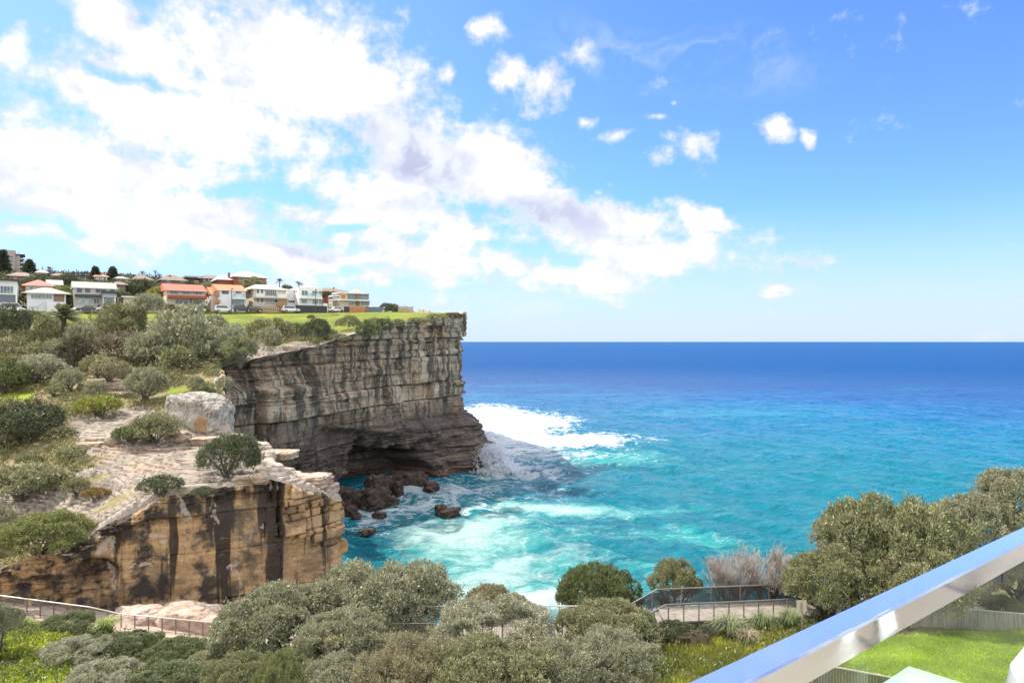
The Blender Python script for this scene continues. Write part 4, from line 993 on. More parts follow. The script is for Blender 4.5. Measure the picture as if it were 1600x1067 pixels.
class House:
    def __init__(s, name, label, px0, base=488.5, yy=0.0, cat='house', group='houses on the headland street'):
        s.yy = yy; s.t0, Y = st(px0, yy); o = st_pt(px0, base, yy); s.z0 = o.z; s.sink = 2.5
        s.root = empty(name, o, PHI); tag(s.root, label, cat, group)
    def xz(s, px, py, dy=0.0):
        t, Y = st(px, s.yy + dy); return t - s.t0, (533.5 - py) / F * Y - s.z0
    def rect(s, x0, x1, y0, y1, dy=0.0):
        a, zt = s.xz(x0, y0, dy); b, _ = s.xz(x1, y0, dy); _, zb = s.xz((x0 + x1) / 2, y1, dy); _, zt = s.xz((x0 + x1) / 2, y0, dy); return a, b, zb, zt
    def wall(s, x0, x1, y0, y1, mat, depth=8.0, dy=0.0, name='wall', ground=False, parent=None):
        a, b, zb, zt = s.rect(x0, x1, y0, y1, dy)
        if ground: zb -= s.sink
        return MB().box(a, b, dy, dy + depth, zb, zt).build(name, mat, parent or s.root, bevel=.03)
    def win(s, x0, x1, y0, y1, dy=0.0, n=1, frame=None, glass=None, name='window', parent=None, rows=1):
        a, b, zb, zt = s.rect(x0, x1, y0, y1, dy); f = .09; mb = MB(); y = dy - .06
        for (p, q, r_, t_) in ((a, b, zt - f, zt), (a, b, zb, zb + f), (a, a + f, zb + f, zt - f), (b - f, b, zb + f, zt - f)): mb.box(p, q, y, dy + .03, r_, t_)
        for i in range(1, n): c = a + (b - a) * i / n; mb.box(c - f * .4, c + f * .4, y + .01, dy + .03, zb + f, zt - f)
        o = mb.build(name, frame or FRAMEM, parent or s.root)
        MB().box(a + f * .6, b - f * .6, dy - .025, dy + .02, zb + f * .6, zt - f * .6).build('pane', glass or GLASS, o); return o
    def hip(s, x0, x1, ye, ya, mat, depth=8.0, dy=0.0, over=.4, ridge=.35, name='roof', gable=False):
        a, b, _, ze = s.rect(x0, x1, ye, ye, dy); _, _, _, za = s.rect(x0, x1, ya, ya, dy + depth / 2); a -= over; b += over; y0, y1 = dy - over, dy + depth + over; k = 0 if gable else min((b - a) * ridge, (y1 - y0) / 2); ym = (y0 + y1) / 2
        v = [(a, y0, ze), (b, y0, ze), (b, y1, ze), (a, y1, ze), (a + k, ym, za), (b - k, ym, za)]
        v += [(x, y, z - .16) for x, y, z in v[:4]]
        mb = MB().add(v, [(0, 1, 5, 4), (1, 2, 5), (2, 3, 4, 5), (3, 0, 4), (0, 6, 7, 1), (1, 7, 8, 2), (2, 8, 9, 3), (3, 9, 6, 0), (6, 9, 8, 7)])
        MB().box(a, b, y0 - .09, y0 - .005, ze - .17, ze - .03).build('gutter', FRAMEM, s.root)
        return mb.build(name, mat, s.root)
    def slab(s, x0, x1, y0, y1, mat, depth=8.0, dy=-.5, over=.3, name='roof'):
        a, b, zb, zt = s.rect(x0, x1, y0, y1, dy); return MB().box(a - over, b + over, dy - over, dy + depth + over, zb, zt).build(name, mat, s.root, bevel=.03)
    def rail(s, x0, x1, y0, y1, dy=-1.2, n=10, mat=None, name='balcony_rail'):
        a, b, zb, zt = s.rect(x0, x1, y0, y1, dy); mb = MB().box(a, b, dy, dy + .06, zt - .08, zt).box(a, b, dy, dy + .06, zb, zb + .08)
        for i in range(n + 1): c = a + (b - a) * i / n; mb.box(c - .03, c + .03, dy + .01, dy + .05, zb + .08, zt - .08)
        return mb.build(name, mat or METALR, s.root)
    def glassrail(s, x0, x1, y0, y1, dy=-1.0):
        a, b, zb, zt = s.rect(x0, x1, y0, y1, dy); return MB().box(a, b, dy, dy + .03, zb, zt).build('balcony_glass', GLASSG, s.root)
    def side_win(s, px, y0, y1, w=1.0, y_at=2.5):
        a, _, zb, zt = s.rect(px, px + 1, y0, y1, y_at); a, _ = s.xz(px, y0, 0)
        o = MB().box(a - .06, a + .05, y_at, y_at + w, zb, zt).build('window', DFRAME, s.root); MB().box(a - .075, a - .02, y_at + .1, y_at + w - .1, zb + .1, zt - .1).build('pane', GLASS, o)

# front row, left to right
h = House('modern_house', 'blue grey and white modern house cut off by the left edge of the street', -32)
h.wall(-32, 27, 438, 460, WHITE, 12); h.wall(-32, 24, 460, 479, SLATE, 11, .25, 'cladding'); h.wall(-32, 25, 479, 489, CHAR, 10, .4, 'garage_level', True); h.slab(-32, 27, 435.5, 438, CHAR, 12.5); h.win(-20, 21, 446.5, 458.5, n=8, glass=GLASSB); h.wall(24.2, 27, 460, 489, WHITE, 9, -.05, 'side_wall', True)
h = House('bungalow', 'white bungalow with grey hipped roof and a band of strip windows', 42)
h.wall(42, 103, 458, 489, SHADEW, 10, ground=True); h.hip(41, 104, 458, 449.5, GRYT, 10, over=.9, ridge=.42); h.win(48, 82, 460.5, 467.5, n=6, glass=GLASSB); h.wall(83.5, 100.5, 460, 471.5, BRNW, .3, -.04, 'verandah_shade_panel'); h.wall(73, 103, 473, 489, SHADEW, 1.2, -1.3, 'porch_wall', True)  # brown panel on the wall paints the shade of the verandah recess
a, b, zb, zt = h.rect(46, 72, 470, 486, -.6)
MB().tube([(a, -.6, zb + .9), (a + (b - a) * .5, -.6, zb + 1.0), (b, -.6, zt)], .04, 4).tube([(a, -.6, zb), (a, -.6, zb + .9)], .04, 4).tube([(a + (b - a) * .5, -.6, zb - .5), (a + (b - a) * .5, -.6, zb + 1.0)], .04, 4).build('stair_rail', DFRAME, h.root)
h = House('red_hip_house', 'cream house with red hipped roof standing behind the white bungalow', 38, 470, 16)
h.wall(40, 84, 446, 472, CREAM, 11, ground=True); h.hip(38, 82, 446, 437.5, REDT, 11, over=.6, ridge=.45); h.win(46.5, 51.5, 448, 453.5, n=2); h.win(42, 44.5, 450, 453.5); h.win(53, 55.5, 450, 453.5); h.win(72, 76, 449, 452.5)
h = House('grey_house', 'grey two storey house with long pale roof and small front gable', 115)
h.wall(115, 181, 450, 461, GREYW, 9); h.wall(115, 181, 461, 489, GREYW, 9.3, -.3, 'lower_wall', True); h.hip(115, 181, 450, 441, GRYT, 9, gable=True, over=.3)
for x0, x1 in ((120, 128), (133, 141), (149.5, 156.5), (158, 165), (172.5, 179)): h.win(x0, x1, 450.5, 456.8, n=2, frame=DFRAME)
h.slab(118, 161, 460, 463.5, DFRAME, 2.2, -2.0, .1, 'awning'); h.win(122, 142, 466.5, 474.5, -.3, 3, glass=GLASSG); h.win(146, 155.5, 466, 475, -.3, 2, name='door', frame=FRAMEM)
h.wall(160.5, 181, 463, 480, WHITE, 4, -2.2, 'gable_wing'); h.hip(160.5, 181, 463, 455, CHAR, 4, -2.2, gable=True, over=.2, name='gable_roof'); h.win(162, 178, 464.5, 472.5, -2.2, 1, frame=DFRAME, glass=GLASSB); h.wall(120, 133, 477, 488.5, PALER, .2, -.42, 'garage_door'); h.wall(153, 158, 476, 488, DFRAME, .2, -.42, 'side_door')
h = House('pavilion', 'low long cream pavilion with flat roof and strip windows', 193)
h.wall(193, 251, 465.5, 492, CREAM, 9, ground=True); h.slab(192, 252, 463.5, 465.5, WHITE, 9.5); h.win(213, 250, 467, 472.5, n=8, glass=GLASSB); h.win(226, 238, 473, 481, n=2, name='door', glass=GLASSG); h.wall(252.5, 259, 473, 489, CREAM, .4, -.2, 'garden_wall', True)
h = House('red_roof_house', 'pink and cream house with long bright red roof and brown awning', 259.5)
h.wall(260, 320.5, 453.5, 463, PINKW, 9, .6); h.wall(260, 321, 463, 489, CREAM, 9.6, 0, 'lower_wall', True); h.hip(259.5, 320.5, 453.8, 444.5, REDT, 9.6, gable=True, over=.35); h.slab(263, 323, 462.2, 466.5, BRICK, 2.2, -1.9, .1, 'awning')
h.win(265, 279, 454.5, 461.5, .6, 2); h.win(284, 297, 455, 461, .6, 2); h.win(303, 317, 455, 461, .6, 2); h.win(273.5, 294, 468, 476, 0, 3); h.win(302, 316, 468.5, 475.5, 0, 3); h.win(296.5, 300, 467.5, 477, 0, name='door', frame=DFRAME); h.wall(273, 284, 480, 488, CHAR, .3, -.1, 'garage_door'); h.rail(264, 318, 459.5, 463, -.2, 22, name='balcony_rail')
h = House('orange_roof_house', 'white house with orange tiled roofs and stepped gable wing', 341)
h.wall(341, 384, 453.5, 489, SHADEW, 11, ground=True); h.hip(341, 384, 453.7, 445.2, ORT, 11, gable=True, over=.3); h.wall(329.5, 341, 459, 489, WHITE, 8, 2.0, 'wing', True); h.hip(329.5, 341, 459, 449, ORT, 8, 2.0, gable=True, over=.2, name='wing_roof'); h.wall(334, 343, 455.5, 463.5, TANB, 1.2, -.3, 'chimney_breast'); h.wall(335.5, 344, 468, 473.5, ORANGE, 1.2, -.5, 'porch_hood')
h.win(347, 357, 453.8, 459.5, n=2, frame=DFRAME); h.win(368, 377, 454.8, 464, n=2, frame=FRAMEM, glass=GLASSB); h.glassrail(365, 384, 459, 464.5, -.8); h.slab(364, 384, 464.5, 467.5, SHADEW, 1.4, -1.3, .05, 'balcony_slab'); h.win(362, 382, 468, 477.5, n=4, glass=GLASSB)
h.side_win(330, 457, 462, 1.0, 5); h.side_win(330, 470, 475, 1.0, 5)
h = House('cream_house', 'cream two storey house with pale hipped roof and french windows', 396)
h.wall(396, 447, 452, 489, CREAM, 13, ground=True); h.hip(395, 447, 452, 445.5, PALER, 13, over=.7, ridge=.3); h.wall(400, 434, 453.5, 466, WHITE, .3, -.2, 'upper_front'); h.slab(398, 448, 464.8, 467, GRYT, 1.6, -1.4, .1, 'floor_slab')
for x0, x1 in ((401.5, 404.5), (408, 411)): h.win(x0, x1, 453, 458, -.2, frame=DFRAME); h.win(x0, x1, 467.5, 472.5, -.1, frame=DFRAME)
h.win(414, 432, 453.5, 462.5, -.25, 6, frame=WHITE); h.win(414, 432, 467.5, 476, -.05, 6, frame=WHITE); h.wall(433.5, 447, 459.5, 466.5, WHITE, 1.5, -1.5, 'balcony_front'); h.win(434.5, 446, 453.5, 459, .1, 2, frame=DFRAME); h.wall(433.5, 447.5, 467, 479, TANB, 1.2, -1.2, 'brick_front'); h.rail(400, 433, 472.5, 477, -1.3, 14); h.wall(399, 445, 479, 489, TANB, .8, -1.6, 'brick_base', True); h.rail(409, 435, 480, 487, -2.2, 8, name='front_fence')
for yy_, z0, z1 in ((3, 455, 460), (8, 455, 460), (3.5, 470, 474), (8, 470, 474)): h.side_win(396, z0, z1, .9, yy_)
h = House('modern_white_house', 'modern white two storey house with wide teal windows', 467)
h.wall(467, 503, 449.5, 489, WHITE, 12, ground=True); h.hip(474, 502, 449.5, 446, GRYT, 9, 1, over=.1, ridge=.4); h.wall(449, 466.5, 452, 489, WHITE, 8, 4, 'wing', True); h.win(471, 481, 454, 462, n=2, glass=GLASSB); h.win(487.5, 496.5, 454.5, 462.5, n=2, glass=GLASSB); h.win(497.5, 503, 454.5, 462.5, n=1, glass=GLASSB); h.glassrail(482, 503, 458.5, 463, -.7); h.slab(470, 503, 463.2, 467, WHITE, 1.2, -1.1, .1, 'balcony_slab')
h.win(470.5, 479.5, 467.5, 474, n=2, glass=GLASSB); h.win(488, 497, 467.5, 475, n=2, glass=GLASSB); h.win(498, 503, 467.5, 475, n=1, glass=GLASSB); h.win(450, 461, 469, 473.5, 4, 3); h.rail(444.5, 463, 473.2, 477.5, -.2, 8); h.rail(463, 484, 474.5, 478.5, -2.0, 6); h.wall(463, 511, 477.5, 489, CHAR, .6, -2.4, 'boundary_wall', True); h.wall(505, 512, 474, 489, WHITE, .6, -2.0, 'gate_pier', True)
for y_ in (2.0, 3.6, 5.2): h.side_win(467, 454, 456.5, .7, y_)
h = House('modern_corner_house', 'modern corner house with flat white roof slabs and brown panels', 532)
h.wall(532, 576, 459, 489, CREAM, 10, ground=True); h.slab(531, 577, 457.3, 459, WHITE, 10.5, -.6, .3); h.slab(531, 579, 468, 470, WHITE, 2, -1.4, .1, 'floor_slab'); h.wall(533.2, 540, 461, 468, ORANGE, .2, -.1, 'timber_panel'); h.win(543, 556, 460, 467.6, -.02, 4, frame=DFRAME, glass=GLASSB); h.win(562.5, 576, 460, 467.6, -.02, 4, frame=DFRAME, glass=GLASSB); h.wall(557, 562, 459.2, 477.5, BRNW, .4, -.3, 'brown_pier')
h.win(544, 557.5, 470.2, 477.5, -.02, 3, glass=GLASSB); h.win(563.5, 577.5, 470.2, 477.5, -.02, 3, glass=GLASSB); h.wall(546, 571, 479, 489, ORANGE, .3, -2.5, 'orange_wall', True); h.wall(571.2, 598, 479.5, 489, SLATE, .3, -2.4, 'dark_fence', True); h.wall(538, 545.5, 479, 489, CHAR, .3, -2.5, 'gate', True); h.wall(520, 531.5, 461, 463.5, WHITE, 4, 1, 'balcony_slab'); h.glassrail(520, 532, 465, 468, 1.0); h.wall(520, 532, 468, 469.5, WHITE, 4, 1, 'balcony_slab')
h.hip(553, 572, 457, 452.8, GRYT, 6, 3, over=.1, ridge=.4, name='rear_roof')
h = House('brick_flats', 'orange red brick flats behind the trees between the two modern houses', 503, 480, 14)
h.wall(503, 545, 455, 484, BRICK, 12, ground=True); h.hip(503, 545, 455, 450.5, BRNT, 12, over=.5); h.win(512, 524, 459, 464, n=3, frame=FRAMEM); h.win(528, 536, 459, 464, n=2)
# rows behind
h = House('apartment_tower', 'beige concrete apartment tower on the skyline at the far left', 11, 436, 150, 'tower')
h.wall(11, 24, 391, 440, TOWERM, 8, ground=True); h.wall(24, 31, 398, 440, TOWERM, 12, .5, 'stair_shaft', True); h.wall(31, 34, 399, 440, GREYW, 10, 2.0, 'side_wing', True)
for k in range(6): h.win(13, 20.5, 399.5 + 6.6 * k, 403 + 6.6 * k, n=2, frame=FRAMEM); h.slab(29.5, 37.5, 403.5 + 6.3 * k, 405.2 + 6.3 * k, WHITE, 6, 1.0, .1, 'balcony_slab'); h.wall(31.2, 36, 399.8 + 6.3 * k, 403 + 6.3 * k, DFRAME, 3, 1.9, 'balcony_shade_block')  # solid dark blocks stand in for the shade inside the balconies
h.slab(24, 38, 397.2, 398.6, CHAR, 9, .3, .2); a, b, zb, zt = h.rect(29, 29.4, 393, 398, 1); MB().box(a, a + .12, 1, 1.12, zb, zt).build('mast', DFRAME, h.root)
def simple(name, label, x0, x1, ye, ya, base, yy, wm, rm, wins, kind='hip', d=10, glass=None, wf=None):
    h = House(name, label, x0, base, yy, 'house', 'houses on the hill behind the street'); h.wall(x0, x1, ye, base, wm, d, ground=True)
    if kind == 'flat': h.slab(x0, x1, ya, ye, rm, d)
    else: h.hip(x0, x1, ye, ya, rm, d, over=.6, gable=kind == 'gable')
    for w in wins: h.win(*w, n=2, frame=wf, glass=glass)
    return h
simple('hill_house', 'grey brown roofed house under the apartment tower', 14, 52, 431, 425.5, 442, 70, BRNW, BRNT, [(22, 26, 433, 437)])
simple('hill_house', 'pale green grey hipped roof house right of the tower pines', 57, 74, 426, 421.8, 436, 110, GREYW, GRYT, [(62, 65, 428, 431)])
simple('hill_house', 'brown brick house half hidden in dark trees on the skyline', 82, 102, 430.5, 427, 442, 90, BRICK, BRNT, [(86, 89, 432, 435)])
simple('hill_house', 'grey gabled house behind the red hipped roof house', 76, 95, 445, 437.5, 456, 34, GREYW, GRYT, [(82, 85, 448, 451)], 'gable')
h = simple('flat_roof_house', 'grey flat roofed house on the skyline above the grey two storey house', 114, 135, 431, 430, 446, 85, GREYW, CHAR, [(116, 122, 432, 435), (125, 132, 432, 436)], 'flat', 9, wf=DFRAME); h.wall(118, 135, 426.5, 430, GREYW, 8, 1.0, 'upper_storey'); h.slab(117, 135.5, 425.8, 426.6, CHAR, 8.4, .8, .2, 'upper_roof'); h.win(119.5, 124, 427.2, 430, 1.0, 2, frame=DFRAME); h.win(126, 133, 427.2, 430, 1.0, 2, frame=DFRAME)
h = simple('villa', 'white villa with salmon roof between two pine trees', 148, 167.5, 432, 428, 446, 80, WHITE, ORT, [(157, 159.5, 433, 438), (162, 166, 433, 437)]); h.rail(148, 166, 435.5, 438.5, -1.0, 8)
simple('hill_house', 'dark grey roofed house right of the second pine tree', 181, 200, 435, 432.2, 446, 75, GREYW, GRYT, [(184, 188, 436, 439), (190, 196, 436, 439)])
simple('hill_house', 'tan house half hidden by the dark tree above the pavilion', 180, 196, 444, 440.5, 476, 20, BRNW, BRNT, [(184, 188, 450, 455)])
simple('hill_house', 'brown hipped roof house under the small palms', 208, 238, 437, 430, 450, 62, BRNW, BRNT, [(216, 221, 439, 442)])
h = simple('brown_house', 'big brown house with white window above the red roof house', 253, 290, 437.5, 430, 462, 32, BRNW, BRNT, [(260.5, 266.5, 437.8, 442.5), (281, 288, 438, 441)]); h.wall(264, 267, 429.5, 433, BRICK, 1, 3, 'chimney')
h = simple('long_house', 'long low dark house with brown roof on the skyline', 311, 353, 435, 430.3, 448, 55, CHAR, BRNT, [(317, 321.5, 436, 439), (325, 328, 436, 439), (334, 338, 436, 438.5)]); h.wall(304, 311, 438, 450, TANB, 5, -.2, 'brick_end', True)
h.wall(294, 311, 434, 446, CHAR, 8, 1, 'wing', True); h.slab(290, 316, 431.5, 434, GRYT, 9, .6, .3, 'wing_roof')
h = simple('red_brick_house', 'red brick house with pale hipped roof and tall chimney', 366, 416, 433, 424.8, 456, 34, BRICK, PALER, [(373, 380, 434, 439)], d=13); h.wall(342, 366, 437, 456, BRICK, 9, 1.5, 'wing', True); h.hip(341, 367, 437, 430, PALER, 9, 1.5, over=.5, name='wing_roof'); h.wall(356.5, 359.8, 426, 435, BRICK, .9, 3, 'chimney')

# cars at the kerb
def outline(mb, prof, w, taper=.0):
    n = len(prof); k = [(p[0], -w / 2 + taper * p[2], p[1]) for p in prof] + [(p[0], w / 2 - taper * p[2], p[1]) for p in prof]
    mb.add(k, [tuple(range(n))[::-1], tuple(range(n, 2 * n))] + [(i, (i + 1) % n, n + (i + 1) % n, n + i) for i in range(n)])
CARPAINT = {}
def car(name, label, px, col, kind, yy=-3.2, base=487.6, flip=False):
    o = st_pt(px, base, yy); root = empty(name, o, PHI + (math.pi if flip else 0)); tag(root, label, 'car', 'cars parked along the street')
    m = plain('car paint %g %g %g' % col, col, .25, var=.05, spec=.7)
    tall = {'sedan': 1.42, 'suv': 1.70, 'ute': 1.72, 'hatch': 1.46, 'van': 1.95}[kind]; b = .92 if kind != 'sedan' else .86
    roof = {'sedan': (-1.45, -.55, .75, 1.45), 'suv': (-2.15, -1.85, .55, 1.2), 'ute': (-.7, -.5, .75, 1.35), 'hatch': (-1.8, -1.2, .55, 1.35), 'van': (-2.2, -2.1, 1.0, 1.7)}[kind]
    body = MB(); outline(body, [(-2.3, .35, 0), (-2.34, .62, 0), (-2.2, b, 0), (-1.2, b + .03, 0), (1.3, b, 0), (2.1, b - .12, 0), (2.32, .62, 0), (2.3, .33, 0), (1.75, .28, 0), (-1.7, .28, 0)], 1.78); bo = body.build('body', m, root, bevel=.06)
    cab = MB(); outline(cab, [(roof[0], b - .03, 0), (roof[1], tall, 1), (roof[2], tall, 1), (roof[3], b - .03, 0)], 1.66, .16); cab.build('cabin', m, root, bevel=.05)
    gl = MB(); zt = tall - .1; lerp = lambda p, q, z: p + (q - p) * (z - b) / (tall - b)
    outline(gl, [(lerp(roof[0], roof[1], b + .06) + .12, b + .06, .15), (lerp(roof[0], roof[1], zt) + .12, zt, .85), (lerp(roof[3], roof[2], zt) - .12, zt, .85), (lerp(roof[3], roof[2], b + .06) - .16, b + .06, .15)], 1.69, .165); gl.build('side_window', GLASS, root)
    for x, z in ((1.42, .34), (-1.42, .34)):
        for y in (-.82, .82):
            w = MB().tube([(x, y - .1, z), (x, y + .1, z)], .34, 14).build('wheel', plain('tyre', (.015, .015, .016), .85), root); MB().tube([(x, y - .115, z), (x, y + .115, z)], .2, 10).build('rim', plain('rim', (.4, .4, .4), .35, .8), w)
    for y in (-.66, .66): MB().box(2.24, 2.345, y - .17, y + .17, .56, .68).build('headlight', plain('headlight', (.7, .7, .68), .2), root); MB().box(-2.36, -2.26, y - .17, y + .17, .58, .74).build('tail_light', plain('tail light', (.35, .02, .02), .3), root)
car('sedan_car', 'dark grey sedan parked in front of the grey two storey house', 137, (.03, .032, .036), 'sedan')
car('hatchback_car', 'white hatchback half hidden by a bush beside the dark sedan', 167, (.7, .7, .7), 'hatch')
car('hatchback_car', 'white hatchback parked in front of the red roofed house', 305, (.68, .68, .67), 'hatch')
car('pickup_truck', 'white utility vehicle parked under the orange roofed house', 349.5, (.72, .72, .72), 'suv')
car('suv_car', 'black off road car parked between the orange roofed and cream houses', 378, (.02, .021, .023), 'suv')
car('sedan_car', 'black sedan nose to tail with the black off road car', 396, (.025, .025, .027), 'sedan')
car('suv_car', 'large white off road car in front of the modern white house', 454, (.74, .74, .74), 'suv')
car('hatchback_car', 'white hatchback beside the gate pier of the modern white house', 516, (.7, .7, .7), 'hatch', 3.0)
car('hatchback_car', 'white hatchback parked against the corner house stairs', 525, (.72, .72, .71), 'hatch', 0.5, flip=True)
car('delivery_van', 'white van parked below the blue grey modern house', 20, (.75, .75, .74), 'van', -1.2, 487)

# lamp posts
def lamp_post(label, px, top, yy=-5.0, col=None):
    a = st_pt(px, 488, yy); hgt = st_pt(px, top, yy).z - a.z; root = empty('lamp_post', a); tag(root, label, 'lamp post', 'lamp posts on the street'); m = plain('lamp post paint', (.06, .062, .065), .5)
    MB().tube([(0, 0, -.8), (0, 0, hgt)], [.12, .07], 8).build('post', m, root); MB().box(-.11, .45, -.12, .12, hgt - .1, hgt + .12).build('lamp_head', m, root, bevel=.03)
lamp_post('dark lamp post in front of the orange roofed house', 362, 451.5); lamp_post('dark lamp post in front of the modern white house', 493, 453); lamp_post('slim lamp post left of the modern corner house', 521, 450, 4)

# fences running down to the point
def fence_run(label, pts, hgt, mat):
    """pale palings along a line on the headland"""
    root = empty('paling_fence', pts[0]); tag(root, label, 'fence', 'pale fences near the point'); o = Vector(pts[0])
    for a, b in zip(pts[:-1], pts[1:]):
        a, b = Vector(a) - o, Vector(b) - o; n = max(3, int((b - a).length / .22)); mb = MB()
        for i in range(n): p = a.lerp(b, i / n); q = a.lerp(b, (i + .82) / n); mb.add([p, q, q + Vector((0, .05, 0)), p + Vector((0, .05, 0))] + [v + Vector((0, 0, hgt)) for v in (p, q, q + Vector((0, .05, 0)), p + Vector((0, .05, 0)))], [(0, 1, 2, 3), (4, 5, 6, 7), (0, 1, 5, 4), (1, 2, 6, 5), (2, 3, 7, 6), (3, 0, 4, 7)])
        mb.build('paling_panel', mat, root)
        MB().box(b.x - .12, b.x + .12, b.y - .1, b.y + .14, b.z - .5, b.z + hgt + .15).build('post', mat, root)
FENM = plain('pale fence timber', (.46, .36, .27), .85, var=.25, scale=2)
fence_run('tall cream paling fence stepping down beside the dark boundary wall', [P(622, 487, 200), P(633, 487, 199), P(645, 488, 198)], 1.6, FENM)
fence_run('lower paling fence leading to the heath on the point', [P(653, 489, 190), P(662, 490, 187), P(672, 492, 182)], 1.0, FENM)

# trees between and behind the houses
def back_tree(label, key, px, top, base, yy, w, col, name='street_tree'):
    o = st_pt(px, base, yy); hgt = (base - top) / F * o.y; r = w / F * o.y / 2
    return plant(name, label, key, o, r, hgt, col, rz=px, group='trees among the houses', cat='tree')
for a in [('dark tree mass under the apartment tower', 'mid0', 62, 428, 462, 45, 60, DARK), ('dark spreading tree right of the skyline brick house', 'mid1', 104, 429, 462, 50, 44, DARK), ('lime green tree between the bungalow and the grey house', 'mid2', 99, 447, 488, 10, 34, BRIGHT), ('dark hedge tree left of the grey house', 'mid0', 109, 455, 490, 4, 22, OLIVE),
          ('big dark tree behind the pavilion', 'mid1', 222, 436, 478, 24, 58, DARK), ('yellow green tree left of the red roofed house', 'mid2', 246, 448, 492, 8, 34, YEL), ('olive tree between the grey house and the pavilion', 'mid0', 190, 452, 492, 12, 28, GREEN), ('dark shrub tree in front of the grey house gable', 'far0', 170, 473, 488, -3, 20, DARK),
          ('round dark tree in front of the red brick house', 'mid0', 397, 432, 458, 22, 44, OLIVE), ('dark green hedge tree between the brown and the long house', 'far1', 298, 440, 462, 24, 30, DARK), ('olive tree in front of the long house', 'far2', 326, 442, 462, 24, 34, OLIVE), ('low dark tree behind the cream house roof', 'far0', 449, 446, 462, 30, 22, DARK),
          ('dark tree beside the gate pier', 'mid1', 511, 455, 488, 6, 18, DARK), ('olive tree left of the corner house', 'mid2', 524, 462, 488, 8, 20, OLIVE), ('garden shrub in front of the red roofed house door', 'far0', 309, 474, 489, -1.5, 30, OLIVE), ('garden shrub at the left of the red roofed house', 'far1', 266, 475, 489, -1.5, 14, GREEN),
          ('dark bushy tree right of the dark boundary fence', 'far1', 604, 473.5, 489, 0, 28, DARK), ('olive bushy tree near the tall paling fence', 'far2', 616, 476, 490, 0, 24, OLIVE), ('low dark hedge left of the tall paling fence', 'far0', 632, 482, 490, -2, 30, DARK), ('dark tree clump on the skyline left of the flat roofed house', 'far2', 84, 434, 456, 60, 40, DARK), ('dark hillside tree behind the pavilion roof', 'far0', 204, 441, 470, 30, 30, OLIVE), ('dark bush behind the tower house roof', 'far1', 30, 437, 462, 40, 44, DARK), ('dark green tree behind the brown house', 'far2', 278, 438, 456, 46, 34, DARK)]:
    back_tree(*a)
def pine(label, px, top, base, yy, w, seed, thin=1.0):
    rs = np.random.RandomState(seed); o = st_pt(px, base, yy); hgt = (base - top) / F * o.y; r = w / F * o.y / 2; root = empty('norfolk_pine', o); tag(root, label, 'tree', 'norfolk pines on the skyline')
    MB().tube([(0, 0, -1), (0, 0, hgt * .95)], [.3, .05], 6).build('trunk', M_BARK, root); P_, N_ = [], []
    for z in np.linspace(.12, .97, 13):
        rr = r * (1 - z) ** .7 * (.85 + .3 * rs.rand()) + .25
        for a in np.arange(7) * .9 + rs.rand() * 6:
            for u in np.linspace(.12, 1, 11): P_.append((math.cos(a) * rr * u, math.sin(a) * rr * u, hgt * (z - .02 + .05 * u * u))); N_.append((math.cos(a), math.sin(a), .5))
    v, f, ti = leaves(rs, np.array(P_), unit(np.array(N_)), 5, .55 * thin, .4, up=.5); c = link('crown', mesh_np('crown', v, f, False, None, {'tint': ti}), M_LEAF, root); c.color = (.05, .065, .042, 1)
pine('tall dark norfolk pine left of the apartment tower', 5, 393, 437, 140, 26, 1, 1.3); pine('ragged norfolk pine right of the apartment tower', 46, 408, 437, 130, 24, 2, 1.2); pine('narrow norfolk pine left of the salmon roofed villa', 149, 419, 443, 84, 17, 3); pine('wide norfolk pine right of the salmon roofed villa', 176, 419, 445, 84, 21, 4)
def frond_crown(n, L, seed, droop=1.0, wr=.16, lean=.25):
    rs = np.random.RandomState(seed); v, f, ti = [], [], []
    for i in range(n):
        a = i * 2.4 + rs.rand() * .3; e = lean + (1.35 - lean) * rs.rand(); ll = L * (.8 + .3 * rs.rand()); pts = []
        for j in range(9): u = j / 8; pts.append(np.array([math.cos(a) * ll * u * math.cos(e) , math.sin(a) * ll * u * math.cos(e), ll * (u * math.sin(e) - droop * .55 * u * u)]))
        sd = np.array([-math.sin(a), math.cos(a), 0])
        for j in range(22):
            u = .1 + .9 * j / 21; k = min(int(u * 8), 7); p = pts[k] + (pts[k + 1] - pts[k]) * (u * 8 - k); d = unit(pts[k + 1] - pts[k]); w = L * .20 * math.sin(math.pi * (.12 + .8 * u))
            for sg in (-1, 1): q = p + sd * sg * w + d * w * .7 - np.array([0, 0, w * .35]); b = len(v); v += [p - d * L * .012, p + d * L * .012, q + d * L * .004, q - d * L * .004]; f.append((b, b + 1, b + 2, b + 3)); ti.append(np.clip(.5 + .2 * rs.normal(), 0, 1))
    return mesh_np('crown', v, f, False, None, {'tint': ti})
x, d, z = spot(99, 526)
root = empty('palm_tree', (x, d, z)); tag(root, 'date palm with a thick short trunk and arching fronds above the slope', 'palm tree'); zt = (533.5 - 496) / F * d - z
MB().tube([(0, 0, -.5), (0, 0, zt * .5), (0, 0, zt)], [.42, .40, .5], 10).build('trunk', M_BARK, root); c = link('crown', frond_crown(60, 4.2, 1, .62, lean=-.15), M_LEAF, root, (0, 0, zt)); c.color = (.13, .14, .07, 1)
